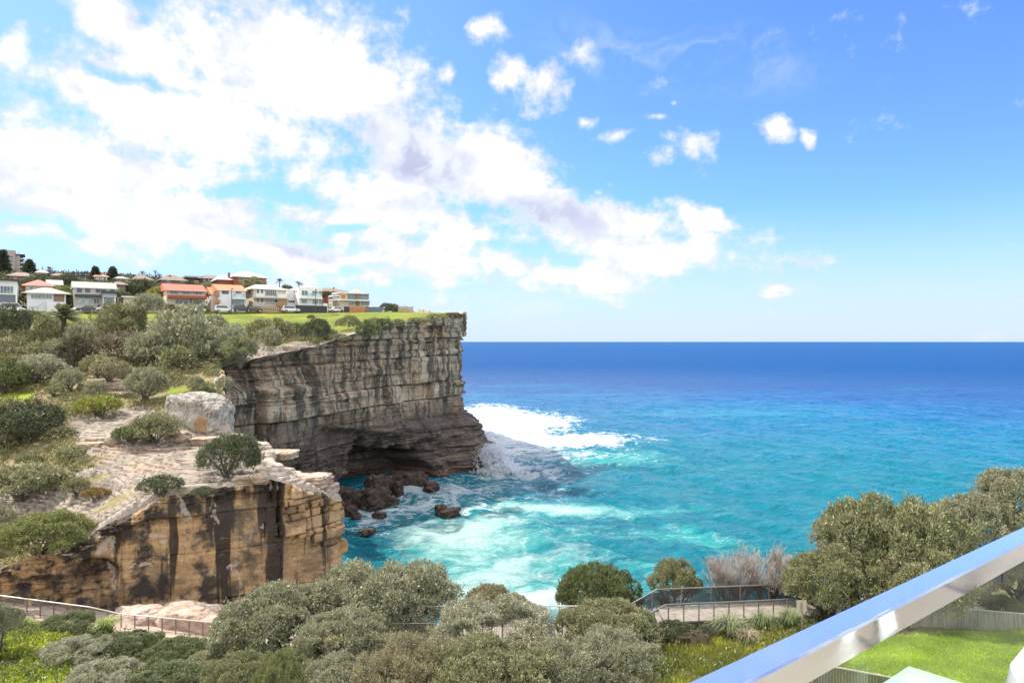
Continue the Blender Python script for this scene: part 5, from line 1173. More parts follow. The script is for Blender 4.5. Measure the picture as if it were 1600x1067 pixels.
for lab, px, top, base, yy, L in (('small palm on the skyline behind the cream house', 436, 440, 462, 40, 1.9), ('small palm on the skyline left of the modern white house', 466.5, 443.5, 464, 40, 2.0), ('leaning small palm above the brown hipped roof', 222, 427, 446, 75, 1.6), ('tallest of the small palms above the brown hipped roof', 242, 425, 446, 75, 1.2), ('small palm at the left end of the brown house', 248, 430, 450, 60, 1.4), ('small palm beside the skyline brick house', 77, 421, 445, 85, 1.8)):
    o = st_pt(px, base, yy); hh = (base - top) / F * o.y; root = empty('small_palm', o); tag(root, lab, 'palm tree', 'small palms on the skyline'); MB().tube([(0, 0, -1), (.15, 0, hh * .6), (.1, 0, hh)], [.2, .16, .14], 6).build('trunk', M_BARK, root); c = link('crown', frond_crown(22, L, int(px), .8, lean=.0), M_LEAF, root, (.1, 0, hh)); c.color = (.04, .05, .03, 1)

# ------------------------------------------------------------------ rocks
def mat_boulder(name, a, b_, c_):
    m, t, b = new_mat(name); p = t.pos(); n = t.noise(t.v('MULTIPLY', p, (1, 1, 2.2)), .9, 8, .65); f = t.noise(p, 5, 6, .65)
    t.put(b.inputs['Base Color'], t.mix(.6, t.ramp(n, [(.32, a), (.5, b_), (.66, c_)]), t.ramp(f, [(.3, (.55, .55, .55)), (.6, (1.1, 1.1, 1.1))]), 'MULTIPLY')); b.inputs['Roughness'].default_value = .85; b.inputs['Specular IOR Level'].default_value = .3
    t.put(b.inputs['Normal'], t.bump(t.m('ADD', n, f), .7, .08)); return m
R_TAN = mat_boulder('tan boulder', (.17, .12, .08), (.38, .29, .21), (.52, .44, .35)); R_WET = mat_boulder('wet sea rock', (.018, .015, .014), (.055, .038, .03), (.115, .08, .06)); R_PINK = mat_boulder('pink rock shelf', (.26, .17, .13), (.46, .34, .27), (.56, .46, .39))
def boulder(name, label, loc, size, seed, mat, n=5.0, amp=.16, rot=(0, 0, 0), group=None, cat='rock', beds=0, sub=24):
    g = np.linspace(-1, 1, sub); V, Fc = [], []; k = 0
    for ax in range(3):
        for sg in (-1, 1):
            a, b = np.meshgrid(g, g, indexing='ij'); q = np.stack([np.full_like(a, sg), a, b], -1)[..., [(0, 1, 2), (2, 0, 1), (1, 2, 0)][ax]].reshape(-1, 3)
            f = grid_faces(sub, sub) + k; V.append(q); Fc.append(f if sg > 0 else f[:, ::-1]); k += len(q)
    v = np.concatenate(V); v = v / (np.sum(np.abs(v) ** n, 1) ** (1 / n))[:, None]
    s = np.array(size) / 2; w = v * s; sc = max(.4, s.mean() * .55)
    dsp = fbm(w[:, 0] / sc + seed * 3.1, w[:, 1] / sc, w[:, 2] / sc, 4, seed)
    w = w * (1 + amp * dsp[:, None] * 1.6)
    if beds: ly = np.floor(w[:, 2] / beds + .3 * vnoise(w[:, 0] / 2, w[:, 1] / 2, seed=seed)); w[:, :2] *= (1 + .16 * (h01(ly, ly * 0, ly * 0, seed) - .5))[:, None]
    o = link(name, mesh_np(name, w, np.concatenate(Fc), False), mat, None, loc); bm = bmesh.new(); bm.from_mesh(o.data); bmesh.ops.remove_doubles(bm, verts=bm.verts, dist=1e-3); bm.to_mesh(o.data); bm.free(); o.rotation_euler = rot
    return tag(o, label, cat, group)
def sea_d(py): return -SEA_Z * F / (py - 533.5)
def pbox(px, top, base, w, d): c = P(px, (top + base) / 2, d); return c, w / F * d, (base - top) / F * d

# the pale painted face at the end of the middle terrace
m, t, b = new_mat('painted rock'); p = t.pos(); n = t.noise(p, .55, 7, .65, .6); n2 = t.noise(p, 2.8, 7, .7); och = t.m('SUBTRACT', 1.0, t.v('LENGTH', t.v('MULTIPLY', t.v('SUBTRACT', t.v('ADD', p, t.v('SCALE', t.v('SUBTRACT', t.noise(p, 1.2, 3, color=True), (.5, .5, .5)), 1.2)), tuple(P(301, 668, 74))), (.85, .2, .55))))
c = t.ramp(t.m('ADD', t.m('MULTIPLY', n, .55), t.m('MULTIPLY', n2, .45)), [(.36, (.14, .13, .115)), (.44, (.28, .25, .205)), (.55, (.385, .355, .30)), (.7, (.46, .435, .38))]); cr = t.voro(t.v('ADD', t.v('MULTIPLY', p, (1, 1, .6)), t.v('SCALE', t.noise(p, .8, 4, color=True), 1.5)), .55, 'DISTANCE_TO_EDGE'); c = t.mix(t.m('MULTIPLY', t.step(cr, .035, .0), .8), c, (.07, .06, .05)); vs_ = t.xyz(p); c = t.mix(t.m('MULTIPLY', t.step(t.noise(t.vec(t.m('MULTIPLY', vs_[0], 1.2), 0.0, t.m('MULTIPLY', vs_[2], .12)), 1, 5, .6), .5, .62), .5), c, (.16, .14, .115)); c = t.mix(t.step(och, .1, .45), c, (.32, .20, .10)); t.put(b.inputs['Base Color'], c); b.inputs['Roughness'].default_value = .9; t.put(b.inputs['Normal'], t.bump(t.m('ADD', n, n2), .7, .15))
PAINT = m
c, w, hh = pbox(299, 622, 702, 96, 76.6); boulder('rock_outcrop', 'pale whitewashed rock face with an ochre patch at the head of the cove', c + Vector((0, 2.2, 0)), (w * .98, 5.0, hh * 1.06), 3, PAINT, 5, .17, (0, .05, -.25), beds=0, sub=70)
for i, (lab, px, top, base, w, d, dep, mat, nn) in enumerate([
 ('rounded pale boulder beside the wind swept dome on the rim', 376, 744, 758, 28, 58.5, 1.2, R_TAN, 4), ('rounded boulder touching the split in the cliff rim', 402, 742, 757, 30, 58, 1.2, R_TAN, 4), ('thin pale slab jutting over the cove behind the dome', 430, 706, 719, 56, 70, 2.6, R_TAN, 6), ('pale layered slab crowning the cliff corner', 474, 745, 766, 74, 59.8, 3.2, R_TAN, 5),
 ('flat block under the crowning slab, right side', 503, 758, 776, 38, 60.5, 2.2, R_TAN, 7), ('upright weathered boulder standing in the split of the rim', 427, 745, 768, 15, 57.3, .8, R_TAN, 3.5), ('brown loose boulder on the dry terrace', 147, 684, 693, 26, 79, 1.2, R_TAN, 5), ('pale loose boulder right of the brown one', 173, 681, 697, 20, 78.5, 1.2, R_TAN, 3.5),
 ('long flat pale boulder lying below the two loose boulders', 138, 692, 702, 34, 77, 1.6, R_TAN, 5), ('broad flat white ledge left of the round grey green bush', 185, 597, 612, 44, 100, 3.4, R_TAN, 8), ('upper thin white ledge above the broad flat ledge', 176, 594, 600, 56, 103, 3.0, R_TAN, 7), ('low white ledge half hidden by the grey bush', 138, 600, 608, 36, 102, 3.0, R_TAN, 7), ('long low ledge in front of the round grey green bush', 178, 613, 622, 50, 96, 2.6, R_TAN, 7),
 ('flat stone beside the feet of the walkers', 82, 630, 637, 30, 90, 1.8, R_TAN, 5), ('overhanging grey ledge below the palm', 118, 527, 538, 44, 126, 4, R_TAN, 6), ('small grey ledge right of the overhanging ledge', 174, 524, 532, 26, 130, 3, R_TAN, 6), ('rubble ledge at the left foot of the pale painted rock face', 268, 676, 692, 40, 73, 2.2, R_TAN, 5), ('low slab leaning on the foot of the pale painted rock face', 318, 684, 698, 46, 73, 2.0, R_TAN, 5), ('tilted pale block on the cliff rim near the point', 629, 504.5, 511, 15, 149, 1.6, R_TAN, 6), ('flat grey boulder alone on the lawn', 523, 489.8, 493.5, 12, 178, 1.5, R_TAN, 5)]):
    d = d if px > 405 else float(ground_hit(px, base)) + dep * .3; c, ww, hh = pbox(px, top, base, w, d); boulder('rock' if 'ledge' not in lab else 'rock_ledge', lab, c + Vector((0, dep * .3, 0)), (ww, dep, hh), 20 + i, mat, nn, .14, (0, random.uniform(-.06, .06), random.uniform(-.3, .3)), 'loose rocks on the headland', beds=.18 if hh < 1.6 else .3)
for i, (lab, px, top, base, w, d, dep, mat) in enumerate([('low pink rock shelf at the foot of the orange cliff, left part', 214, 950, 974, 84, 48.7, 2.6, R_PINK), ('domed pink rock at the foot of the orange cliff', 300, 946, 976, 120, 48.9, 2.8, R_PINK), ('smooth pale boulder below the railing end', 309, 1006, 1030, 44, 44, 1.6, R_PINK), ('broken brown stones under the railing end', 306, 996, 1008, 30, 45, .9, R_TAN)]):
    c, ww, hh = pbox(px, top, base, w, d); boulder('rock', lab, c + Vector((0, 0, -.2)), (ww, dep, hh + .4), 60 + i, mat, 3, .18, (0, 0, random.uniform(-.2, .2)), 'rocks by the cliff path')
for i, (lab, px, top, base, w) in enumerate([('largest brown boulder in the mouth of the sea cave', 590, 744, 772, 38), ('broad rounded boulder in front of the cave boulders', 582, 764, 791, 48), ('dark boulder left of the broad rounded one', 551, 766, 792, 34), ('pointed rock washed by foam right of the cave', 622, 752, 770, 16), ('low rock behind the pointed one', 606, 758, 768, 22), ('dark rock at the foot of the cave wall', 534, 764, 788, 30), ('small dark rock on the tide line below the cave', 548, 792, 806, 20), ('wedge shaped dark rock low in the foam', 607, 776, 788, 28), ('small round rock alone in the foam', 674, 753, 763, 22), ('brown topped rock awash in the cove', 690, 790, 801, 20), ('flat dark rock awash beside the brown topped one', 703, 795, 804, 30), ('low rock in the foam left of the brown topped one', 593, 800, 806, 18), ('flat rock breaking the teal water near the cliff corner', 573, 826, 831, 20), ('tiny rock at the edge of the near cliff corner', 556, 800, 809, 14), ('rock ledge of the cave shore at the waterline', 640, 738, 752, 50), ('small rock under the cave ledge', 617, 742, 756, 18)]):
    d = sea_d(base + 1); c, ww, hh = pbox(px, top, base + 5, w, d); boulder('sea_rock', lab, c, (ww, ww * random.uniform(.7, 1.0), hh * 1.05), 80 + i, R_WET, 4.5, .24, (random.uniform(-.2, .2), random.uniform(-.25, .25), random.uniform(-1, 1)), 'rocks in the sea', sub=18)

# wave breaking on the foot of the point
def splash():
    rs = np.random.RandomState(4); o = P(772, 736, 158.5); n = 15000; a = rs.rand(n); u = rs.rand(n)
    hgt = 6.6 * u ** 1.35; x = (rs.normal(size=n) * (2.3 - 1.2 * u)) + 1.2 * u + 1.0 * np.sin(u * 5 + 1); y = rs.normal(size=n) * 1.5
    k = fbm(x / 1.4, y / 1.4, hgt / 1.4, 3, 9) + .25 - .32 * u > 0; pos = np.stack([x, y, hgt], -1)[k]
    v, f, ti = leaves(rs, pos, unit(np.stack([pos[:, 0] * .3, pos[:, 1] * .3, np.ones(len(pos))], -1)), 3, .34 - .2 * pos[:, 2] / 7, .8, out=.2, rnd=1.3, up=0)
    m, t, b = new_mat('spray'); b.inputs['Base Color'].default_value = (.82, .84, .87, 1); b.inputs['Roughness'].default_value = .9; b.inputs['Alpha'].default_value = .55
    tr = t.n.new('ShaderNodeBsdfTranslucent'); tr.inputs[0].default_value = (.8, .83, .87, 1); mx = t.n.new('ShaderNodeMixShader'); tp = t.n.new('ShaderNodeBsdfTransparent'); mx2 = t.n.new('ShaderNodeMixShader'); mx.inputs[0].default_value = .5; mx2.inputs[0].default_value = .85
    b.inputs['Alpha'].default_value = 1; t.l.new(b.outputs[0], mx.inputs[1]); t.l.new(tr.outputs[0], mx.inputs[2]); t.l.new(tp.outputs[0], mx2.inputs[1]); t.l.new(mx.outputs[0], mx2.inputs[2]); t.l.new(mx2.outputs[0], t.n['Material Output'].inputs[0])
    ob = link('wave_splash', mesh_np('wave_splash', v, f, False), m, None, o); tag(ob, 'white plume of spray from a wave hitting the rocky point', 'wave splash')
splash()

# ------------------------------------------------------------------ walkway and railings
M_STEEL = plain('galvanised rail', (.185, .155, .125), .6, .1, var=.15); M_PALER = plain('pale rail', (.62, .58, .53), .45, .2, var=.08); M_POST = plain('post metal', (.22, .19, .165), .55, .3, var=.2); M_DECK = plain('weathered deck', (.29, .25, .215), .85, var=.3, scale=3); M_TIMB = plain('dark timber', (.10, .085, .07), .85, var=.3, scale=3)
def mesh_mat(name, col, alpha):
    """woven wire: wires finer than can be seen from here, as a regular grid of holes"""
    m, t, b = new_mat(name); x, y, z = t.xyz(t.pos()); k = 6.283 / .05
    g = t.m('MAXIMUM', t.m('SINE', t.m('MULTIPLY', t.m('ADD', x, t.m('MULTIPLY', y, .35)), k)), t.m('SINE', t.m('MULTIPLY', z, k)))
    b.inputs['Base Color'].default_value = (*col, 1); b.inputs['Metallic'].default_value = .4; b.inputs['Roughness'].default_value = .5
    t.put(b.inputs['Alpha'], t.step(g, math.cos(math.pi * alpha * .5) - .05, math.cos(math.pi * alpha * .5) + .05)); return m
M_MESHL = mesh_mat('light wire mesh', (.50, .46, .42), .22); M_MESHD = mesh_mat('dark wire mesh', (.045, .042, .04), 1.25)
def railing(root, pts, hgt, gap, rail_m, post_m, mesh_m, rr=.035, both=True):
    o = Vector(root.location); pts = [Vector(p) - o for p in pts]
    MB().tube(pts, rr, 8).build('handrail', rail_m, root); MB().tube([p - Vector((0, 0, hgt - .1)) for p in pts], rr * .6, 6).build('bottom_rail', post_m, root)
    L = [0]
    for a, b in zip(pts[:-1], pts[1:]): L.append(L[-1] + (b - a).length)
    def at(s):
        for i in range(len(pts) - 1):
            if s <= L[i + 1] + 1e-6: return pts[i].lerp(pts[i + 1], (s - L[i]) / (L[i + 1] - L[i]))
        return pts[-1]
    n = max(1, round(L[-1] / gap)); prev = None
    for i in range(n + 1):
        p = at(L[-1] * i / n); MB().box(p.x - .03, p.x + .03, p.y - .03, p.y + .03, p.z - hgt - .12, p.z - rr * .6).build('post', post_m, root)
        if prev is not None and mesh_m:
            a, b = prev + Vector((0, .035, 0)), p + Vector((0, .035, 0)); d = (b - a).normalized() * .035; a, b = a + d, b - d
            MB().add([a - Vector((0, 0, hgt - .13)), b - Vector((0, 0, hgt - .13)), b - Vector((0, 0, .06)), a - Vector((0, 0, .06))], [(0, 1, 2, 3)]).build('mesh_panel', mesh_m, root)
        prev = p
root = empty('path_railing', P(0, 955, 46)); tag(root, 'long pale metal railing with wire mesh along the cliff path', 'railing')
railing(root, [P(-90, 920, 45.6), P(0, 930, 46), (P(140, 948, 46)), P(190, 959, 46.2), P(338, 972.5, 46.5)], 1.05, .92, M_PALER, M_POST, M_MESHL, .04)
root2 = empty('gate_rail', P(335, 998, 46.4)); tag(root2, 'short hoop rail at the right end of the cliff path railing', 'railing'); o = Vector(root2.location)
MB().tube([P(334, 997, 46.4) - o, P(334, 977, 46.4) - o, P(338, 975, 46.4) - o, P(346, 978, 46.2) - o, P(350, 982, 46.0) - o], .03, 6).build('handrail', M_PALER, root2); MB().tube([P(349, 998, 46) - o, P(349.5, 982, 46) - o], .03, 6).build('post', M_POST, root2)

root = empty('boardwalk', (8.5, 38, -15.6)); tag(root, 'timber boardwalk with steps and mesh railings above the sea', 'boardwalk'); o = Vector(root.location)
def planks(name, x0, x1, ya, yb, za, zb, step=.14):
    mb = MB(); n = int(abs(x1 - x0) / step)
    for i in range(n):
        u = i / n; v = (i + .9) / n; X0, X1 = x0 + (x1 - x0) * u, x0 + (x1 - x0) * v; z = za + (zb - za) * u; dy = ya[0] + (ya[1] - ya[0]) * u; dY = yb[0] + (yb[1] - yb[0]) * u
        mb.box(X0 - o.x, X1 - o.x, dy - o.y, dY - o.y, z - .04 - o.z, z - o.z)
    return mb.build(name, M_DECK, root)
planks('upper_deck', 8.55, 21.0, (38.0, 39.7), (40.25, 41.95), -15.65, -15.78); planks('lower_deck', -9.5, 6.45, (38.5, 38.5), (41.0, 41.0), -16.95, -16.92)
mb = MB()
for i in range(7): x = 8.55 - 2.1 * (i + 1) / 7; mb.box(x - o.x, x + .30 - o.x, -.0 + 38.02 - o.y, 40.4 - o.y, -15.65 - .183 * (i + 1) - .05 - o.z, -15.65 - .183 * (i + 1) - o.z)
mb.build('stair_treads', M_DECK, root)
for ys, z0 in ((38.0, -15.65), (40.2, -15.65)): MB().add([Vector(v) - o for v in ((8.6, ys, z0 - .05), (8.6, ys, z0 - .33), (6.4, ys, -16.95 - .33), (6.4, ys, -16.95 - .05), (8.6, ys + .06, z0 - .05), (8.6, ys + .06, z0 - .33), (6.4, ys + .06, -17.28), (6.4, ys + .06, -17.0))], [(0, 1, 2, 3), (4, 5, 6, 7), (0, 1, 5, 4), (1, 2, 6, 5), (2, 3, 7, 6), (3, 0, 4, 7)]).build('stringer', M_TIMB, root)
for y0, y1 in ((38.0, 39.7), (40.2, 41.9)): MB().add([Vector(v) - o for v in ((8.5, y0, -15.7), (21, y1, -15.83), (21, y1, -16.03), (8.5, y0, -15.9), (8.5, y0 + .08, -15.7), (21, y1 + .08, -15.83), (21, y1 + .08, -16.03), (8.5, y0 + .08, -15.9))], [(0, 1, 2, 3), (4, 5, 6, 7), (0, 1, 5, 4), (1, 2, 6, 5), (2, 3, 7, 6), (3, 0, 4, 7)]).build('bearer', M_TIMB, root)
for x in (9, 11.5, 14, 16.5, 19):
    y = 38 + (x - 8.55) / 12.45 * 1.7; MB().box(x - .07 - o.x, x + .07 - o.x, y + .1 - o.y, y + .24 - o.y, -18.0 - o.z, -15.75 - o.z).build('support_post', M_TIMB, root)
railing(root, [(6.35, 37.95, -15.82), (8.55, 37.95, -14.62), (21.0, 39.65, -14.75)], 1.08, .88, M_STEEL, M_POST, M_MESHL, .045)
railing(root, [(6.7, 40.45, -15.75), (8.55, 40.3, -14.62), (21.0, 42.0, -14.75)], 1.08, 1.75, M_STEEL, M_POST, M_MESHD, .045)
railing(root, [(-9.5, 41.0, -15.9), (6.2, 41.0, -15.87)], 1.05, 1.1, M_PALER, M_POST, M_MESHL, .04); railing(root, [(-9.5, 38.5, -15.9), (6.2, 38.5, -15.87)], 1.05, 1.1, M_STEEL, M_POST, M_MESHL, .04)

# small sign by the boardwalk
zg = float(G(np.array([(1253 - 800) / F * 36]), np.array([36.0]))[0]); a = P(1253, 947, 36); root = empty('trail_sign', (a.x, 36, zg)); tag(root, 'small plain cream sign panel on a thin post at the boardwalk', 'sign')
hz = a.z - zg; MB().box(-.03, .03, -.03, .03, -.3, hz + .3).build('post', plain('sign post', (.36, .27, .19), .7), root); MB().box(-.26, .26, .035, .06, hz - .30, hz + .30).build('sign_panel', plain('sign panel', (.50, .46, .34), .5, var=.06), root, bevel=.008)

# fences on the lawn
m, t, b = new_mat('weathered palings'); x, y, z = t.xyz(t.obj()); g = t.noise(t.vec(t.m('MULTIPLY', x, 9.0), 0.0, t.m('MULTIPLY', z, .8)), 1, 4, .6); t.put(b.inputs['Base Color'], t.ramp(g, [(.3, (.12, .115, .095)), (.5, (.26, .25, .21)), (.7, (.38, .36, .31))])); b.inputs['Roughness'].default_value = .9
PALING = m
def palings(name, label, p0, p1, hgt, mat, cap, w=.11, drop=.3):
    p0, p1 = Vector(p0), Vector(p1); d = (p1 - p0); L = d.length; root = empty(name, p0, math.atan2(d.y, d.x)); tag(root, label, 'fence'); dz = p1.z - p0.z; mb = MB(); n = int(L / w)
    for i in range(n): mb.box(i * w, i * w + w * .9, random.uniform(0, .008), .028, dz * i / n - hgt - drop, dz * i / n)
    mb.build('paling', mat, root); MB().tube([(0, .01, .02), (L, .01, dz + .02)], .035, 4).build('cap_rail', cap, root)
    for i in range(int(L / 2.4) + 1): x = min(i * 2.4, L); MB().box(x - .05, x + .05, .03, .13, dz * x / L - hgt - drop, dz * x / L + .03).build('post', cap, root)
palings('paling_fence', 'grey weathered paling fence at the back of the lawn', P(1425, 944, 36.6), P(1700, 968, 35.4), 1.2, PALING, plain('fence cap', (.44, .42, .36), .8))
palings('lawn_fence', 'low dark slatted fence with pale cap rail at the near side of the lawn', P(1270, 1036, 27.8), P(1420, 1064, 26.4), .8, M_TIMB, plain('fence cap pale', (.46, .42, .36), .8))
o = P(1535, 945, 39.5); root = empty('slatted_screen', o, .15); tag(root, 'dark horizontal slatted screen behind the paling fence', 'screen')
for i in range(6): MB().box(-1.1, .6, -.02, .02, .10 + .2 * i, .22 + .2 * i).build('slat', M_TIMB, root)
for x in (-1.0, .5): MB().box(x, x + .08, .02, .09, -.5, 1.25).build('post', M_TIMB, root)

# ------------------------------------------------------------------ the balcony the photograph was taken from
RD = Vector((1.254, 1.0, 0)).normalized(); RN = Vector((RD.y, -RD.x, 0))             # along the rail; towards the balcony
RA = math.atan2(RD.y, RD.x); RP = Vector((.658, 1.30, 0)) - RN * .008                            # a point under the inner top edge
m, t, b = new_mat('polished steel'); b.inputs['Metallic'].default_value = .9; b.inputs['Base Color'].default_value = (.78, .84, .86, 1); p = t.obj(); n = t.noise(t.v('MULTIPLY', p, (1, 6, 6)), 3.0, 6, .6); t.put(b.inputs['Roughness'], t.step(n, .35, .75, .04, .16)); t.put(b.inputs['Normal'], t.bump(t.noise(p, 14, 4), .03, .004))
STEEL = m; M_CLAMP = plain('clamp metal', (.10, .10, .10), .3, .8)
m, t, b = new_mat('balustrade glass'); tp = t.n.new('ShaderNodeBsdfTransparent'); tp.inputs[0].default_value = (.93, .97, .93, 1); gl = t.n.new('ShaderNodeBsdfGlossy'); gl.inputs['Roughness'].default_value = .03; df = t.n.new('ShaderNodeBsdfDiffuse'); df.inputs[0].default_value = (.75, .78, .75, 1); fr = t.n.new('ShaderNodeFresnel'); fr.inputs[0].default_value = 1.35
m1 = t.n.new('ShaderNodeMixShader'); m2 = t.n.new('ShaderNodeMixShader'); t.put(m1.inputs[0], t.m('MULTIPLY', t.step(t.noise(t.obj(), 2.5, 6, .65), .35, .8), .025)); t.l.new(tp.outputs[0], m1.inputs[1]); t.l.new(df.outputs[0], m1.inputs[2]); t.put(m2.inputs[0], t.m('MULTIPLY', fr.outputs[0], .16)); t.l.new(m1.outputs[0], m2.inputs[1]); t.l.new(gl.outputs[0], m2.inputs[2]); t.l.new(m2.outputs[0], t.n['Material Output'].inputs[0])
BGLASS = m
root = empty('balcony_railing', (RP.x, RP.y, -1.6), RA); root.rotation_euler = (0, R(1.34), RA); tag(root, 'polished steel balcony handrail over a clear glass panel in the near corner', 'railing')
MB().prism([(0, .992), (.060, .992), (.060, 1.05), (0, 1.05)], 0, -1.6, 7.5).build('handrail', STEEL, root, bevel=.0045)
MB().box(-1.58, 7.5, .024, .036, .06, .988).build('glass_panel', BGLASS, root)
MB().box(.88, .92, .010, .056, .95, .991).build('glass_clamp', M_CLAMP, root, bevel=.006); MB().box(-.6, -.56, .010, .056, .95, .991).build('glass_clamp', M_CLAMP, root, bevel=.006)
m, t, b = new_mat('balcony tile'); br = t.n.new('ShaderNodeTexBrick'); br.offset = 0; t.put(br.inputs['Vector'], t.obj()); br.inputs['Scale'].default_value = 1; br.inputs['Brick Width'].default_value = .4; br.inputs['Row Height'].default_value = .4; br.inputs['Mortar Size'].default_value = .006; br.inputs['Color1'].default_value = (.25, .215, .17, 1); br.inputs['Color2'].default_value = (.22, .19, .155, 1); br.inputs['Mortar'].default_value = (.2, .17, .14, 1); t.put(b.inputs['Base Color'], br.outputs[0]); b.inputs['Roughness'].default_value = .5
fl = MB().box(-1.6, 7.5, -2.6, .10, -.22, 0).build('balcony_floor', m, None, (RP.x, RP.y, -1.6)); fl.rotation_euler = (0, 0, RA); fl['kind'] = 'structure'
wl = MB().box(-1.6, 7.5, -2.8, -2.6, -.2, 2.7).build('balcony_wall', plain('balcony render', (.55, .50, .43), .85, var=.06), None, (RP.x, RP.y, -1.6)); wl.rotation_euler = (0, 0, RA); wl['kind'] = 'structure'
# white chair at the right edge
root = empty('balcony_chair', (0, 0, 0)); tag(root, 'white chair with a rounded tubular back at the right edge', 'chair'); CW = plain('white chair paint', (.74, .73, .70), .4, var=.04); q = P(1588, 1040, 1.50)
root.location = (q.x + .2, q.y, -1.6); arc = [Vector((-.20 + .0, 0, .0)), Vector((-.20, 0, .45)), Vector((-.2, 0, .84))] + [Vector((-.2 + .12 - .12 * math.cos(a), 0, .84 + .10 * math.sin(a))) for a in (.4, .8, 1.2, 1.57)] + [Vector((.2 - .12 + .12 * math.sin(a), 0, .84 + .10 * math.cos(a))) for a in (0, .4, .8, 1.2, 1.57)] + [Vector((.2, 0, .45)), Vector((.2, 0, 0))]
MB().tube(arc, .020, 12).build('back_frame', CW, root, smooth=True); MB().box(-.21, .21, -.42, .02, .43, .46).build('seat', CW, root, bevel=.012)
for x in (-.18, .18): MB().tube([(x, -.38, 0), (x, -.38, .43)], .018, 8).build('leg', CW, root, smooth=True)
root = empty('reflection_bench', RP + RD * 3.0 + RN * 1.15 + Vector((0, 0, -1.6)), RA); tag(root, 'dark timber bench added out of view to darken the handrail reflection', 'bench'); BT = plain('bench timber', (.06, .04, .03), .6, var=.3, scale=3)  # unseen bench, added to put a dark shape into the rail reflection
MB().box(-.7, .7, -.25, .25, .40, .45).build('seat', BT, root, bevel=.008); MB().box(-.7, .7, -.30, -.255, .55, .95).build('backrest', BT, root, bevel=.008)
for x in (-.64, .64):
    for y in (-.27, .2): MB().box(x - .03, x + .03, y - .025, y + .025, 0, .398 if y > 0 else .96).build('leg', BT, root)
# glass canopy over the balcony below
m, t, b = new_mat('canopy glass'); b.inputs['Base Color'].default_value = (.62, .78, .70, 1); b.inputs['Roughness'].default_value = .12; b.inputs['Alpha'].default_value = .42
root = empty('glass_canopy', P(1420, 1040, 8)); tag(root, 'pale green glass canopy corner of the balcony below', 'canopy'); A_, B_ = Vector((-.55, -.42, 0)), Vector((.40, -.42, 0))
def sheet(k0, k1, z0, z1, name, mat):
    pts = [A_ * 0 + (A_ + B_) * k0, A_ * k1 + B_ * k0, (A_ + B_) * k1, B_ * k1 + A_ * k0]; MB().add([p + Vector((0, 0, z)) for z in (z0, z1) for p in pts], [(0, 1, 2, 3), (4, 5, 6, 7), (0, 1, 5, 4), (1, 2, 6, 5), (2, 3, 7, 6), (3, 0, 4, 7)]).build(name, mat, root)
sheet(0, 4.0, -.02, 0, 'glass_pane', m); MB().add([B_ * .10 + A_ * .25 + Vector((0, 0, -.03)), B_ * 4 + A_ * .25 + Vector((0, 0, -.03)), B_ * 4 + A_ * .5 + Vector((0, 0, -.03)), B_ * .3 + A_ * .5 + Vector((0, 0, -.03)), B_ * .10 + A_ * .25 + Vector((0, 0, -.1)), B_ * 4 + A_ * .25 + Vector((0, 0, -.1)), B_ * 4 + A_ * .5 + Vector((0, 0, -.1)), B_ * .3 + A_ * .5 + Vector((0, 0, -.1))], [(0, 1, 2, 3), (4, 5, 6, 7), (0, 1, 5, 4), (1, 2, 6, 5), (2, 3, 7, 6), (3, 0, 4, 7)]).build('canopy_beam', plain('canopy white', (.75, .77, .75), .5, var=.04), root)

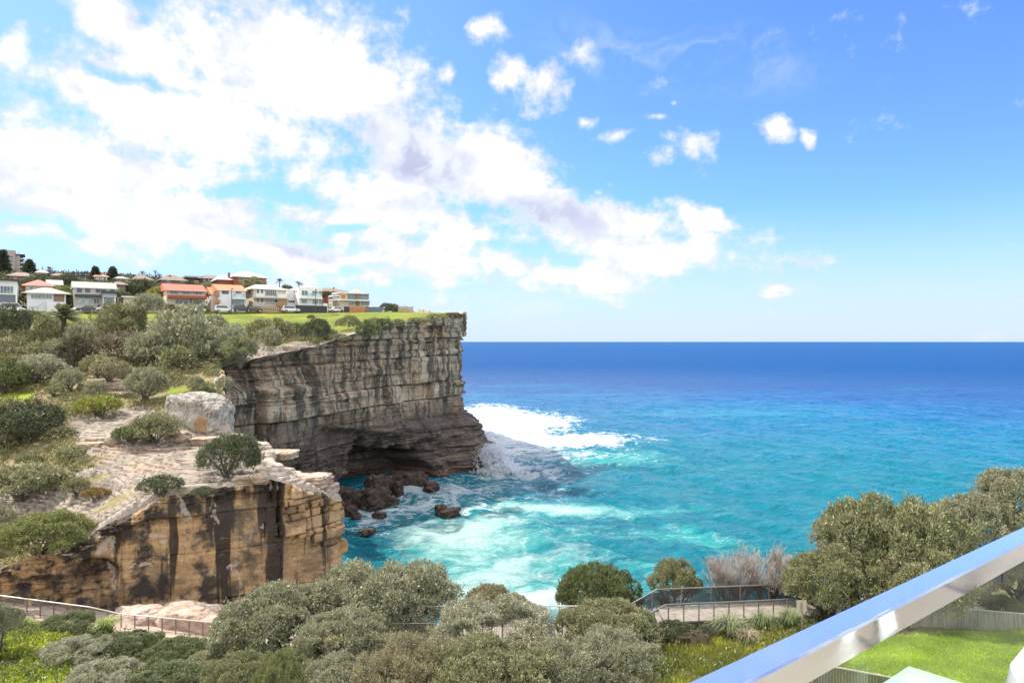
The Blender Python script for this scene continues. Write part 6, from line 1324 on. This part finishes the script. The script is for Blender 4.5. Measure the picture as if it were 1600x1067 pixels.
# ------------------------------------------------------------------ two walkers on the terrace
def skin_fig(name, nodes, edges, mat, parent):
    me = bpy.data.meshes.new(name); me.from_pydata([n[0] for n in nodes], edges, []); o = link(name, me, mat, parent); md = o.modifiers.new('skin', 'SKIN'); md.use_smooth_shade = True
    for v, n in zip(me.skin_vertices[0].data, nodes): v.radius = (n[1], n[2] if len(n) > 2 else n[1])
    me.skin_vertices[0].data[0].use_root = True; s = o.modifiers.new('sub', 'SUBSURF'); s.levels = 1; s.render_levels = 1; return o
SKINM = plain('skin', (.50, .30, .21), .6, var=.05); HAIRD = plain('dark hair', (.03, .025, .02), .6)
def person(label, px, base, rz, top_m, leg_m, hair_m, stride, hat=None, hgt=1.0):
    x, d, z = spot(px, base); root = empty('person', (x, d, z), rz); root.scale = (hgt,) * 3; tag(root, label, 'person', 'walkers on the headland')
    N = [((0, 0, .95), .13, .10), ((0, 0, 1.18), .14, .10), ((0, .0, 1.40), .15, .09), ((0, .01, 1.50), .055), ((0, .03, 1.60), .085, .095), ((0, .03, 1.70), .07, .085)]; E = [(0, 1), (1, 2), (2, 3), (3, 4), (4, 5)]
    def chain(frm, pts):
        for p in pts: N.append(p); E.append((frm, len(N) - 1)); frm = len(N) - 1
        return frm
    T = [((0, .0, .96), .15, .12), ((0, 0, 1.18), .155, .115), ((0, 0, 1.41), .165, .10)]; TE = [(0, 1), (1, 2)]; K = [((0, 0, .98), .15, .12), ((0, 0, .90), .14, .12)]; KE = [(0, 1)]
    for s in (-1, 1):
        f = stride * s; e = chain(0, [((s * .09, f * .05, .86), .085), ((s * .10, f * .45 + .03, .48), .06), ((s * .10, f * .75 - .02, .09), .04), ((s * .11, f * .75 + .14, .04), .035)])
        h = chain(2, [((s * .19, 0, 1.40), .055), ((s * .25, -f * .25, 1.13), .042), ((s * .24, -f * .5 + .06, .88), .03), ((s * .24, -f * .55 + .08, .81), .03)])
        for k in range(4): chain(h, [((s * .24 + (k - 1.5) * .004, -f * .55 + .05 + k * .02, .76 - .006 * (k % 3)), .009), ((s * .235, -f * .55 + .06 + k * .02, .72 - .008 * (k % 3)), .008)])
        chain(h, [((s * .21, -f * .55 + .13, .79), .009), ((s * .20, -f * .55 + .14, .755), .008)])
        b = len(T); T += [((s * .19, 0, 1.41), .068), ((s * .235, -f * .15, 1.22), .056)]; TE += [(2, b), (b, b + 1)]
        b = len(K); K += [((s * .095, f * .08, .84), .10), ((s * .10, f * .42 + .03, .50), .078)]; KE += [(1, b), (b, b + 1)]
    skin_fig('body', N, E, SKINM, root); skin_fig('shirt', T, TE, top_m, root); skin_fig('shorts', K, KE, leg_m, root)
    skin_fig('hair', [((0, .0, 1.67), .09, .10), ((0, .01, 1.74), .085, .095), ((0, -.04, 1.62), .07, .06)], [(0, 1), (0, 2)], hair_m, root)
    for s in (-1, 1): MB().box(s * .035 - .008, s * .035 + .008, .118, .126, 1.625, 1.637).build('eye', HAIRD, root)
    MB().box(-.012, .012, .115, .142, 1.585, 1.618).build('nose', SKINM, root, bevel=.004); MB().box(-.022, .022, .113, .121, 1.556, 1.566).build('mouth', plain('lips', (.35, .12, .10), .6), root)
person('person in dark clothes standing on the grassy terrace', 56, 632, 2.6, plain('dark shirt', (.05, .05, .055), .8), plain('dark trousers', (.06, .055, .05), .8), plain('fair hair', (.35, .30, .22), .7), .15, hgt=.95)
person('person in tan clothes and red top walking on the terrace', 64.5, 633, 2.2, plain('red top', (.40, .16, .11), .8), plain('tan shorts', (.46, .34, .22), .8), plain('brown hair', (.16, .10, .06), .7), .28, hgt=.92)
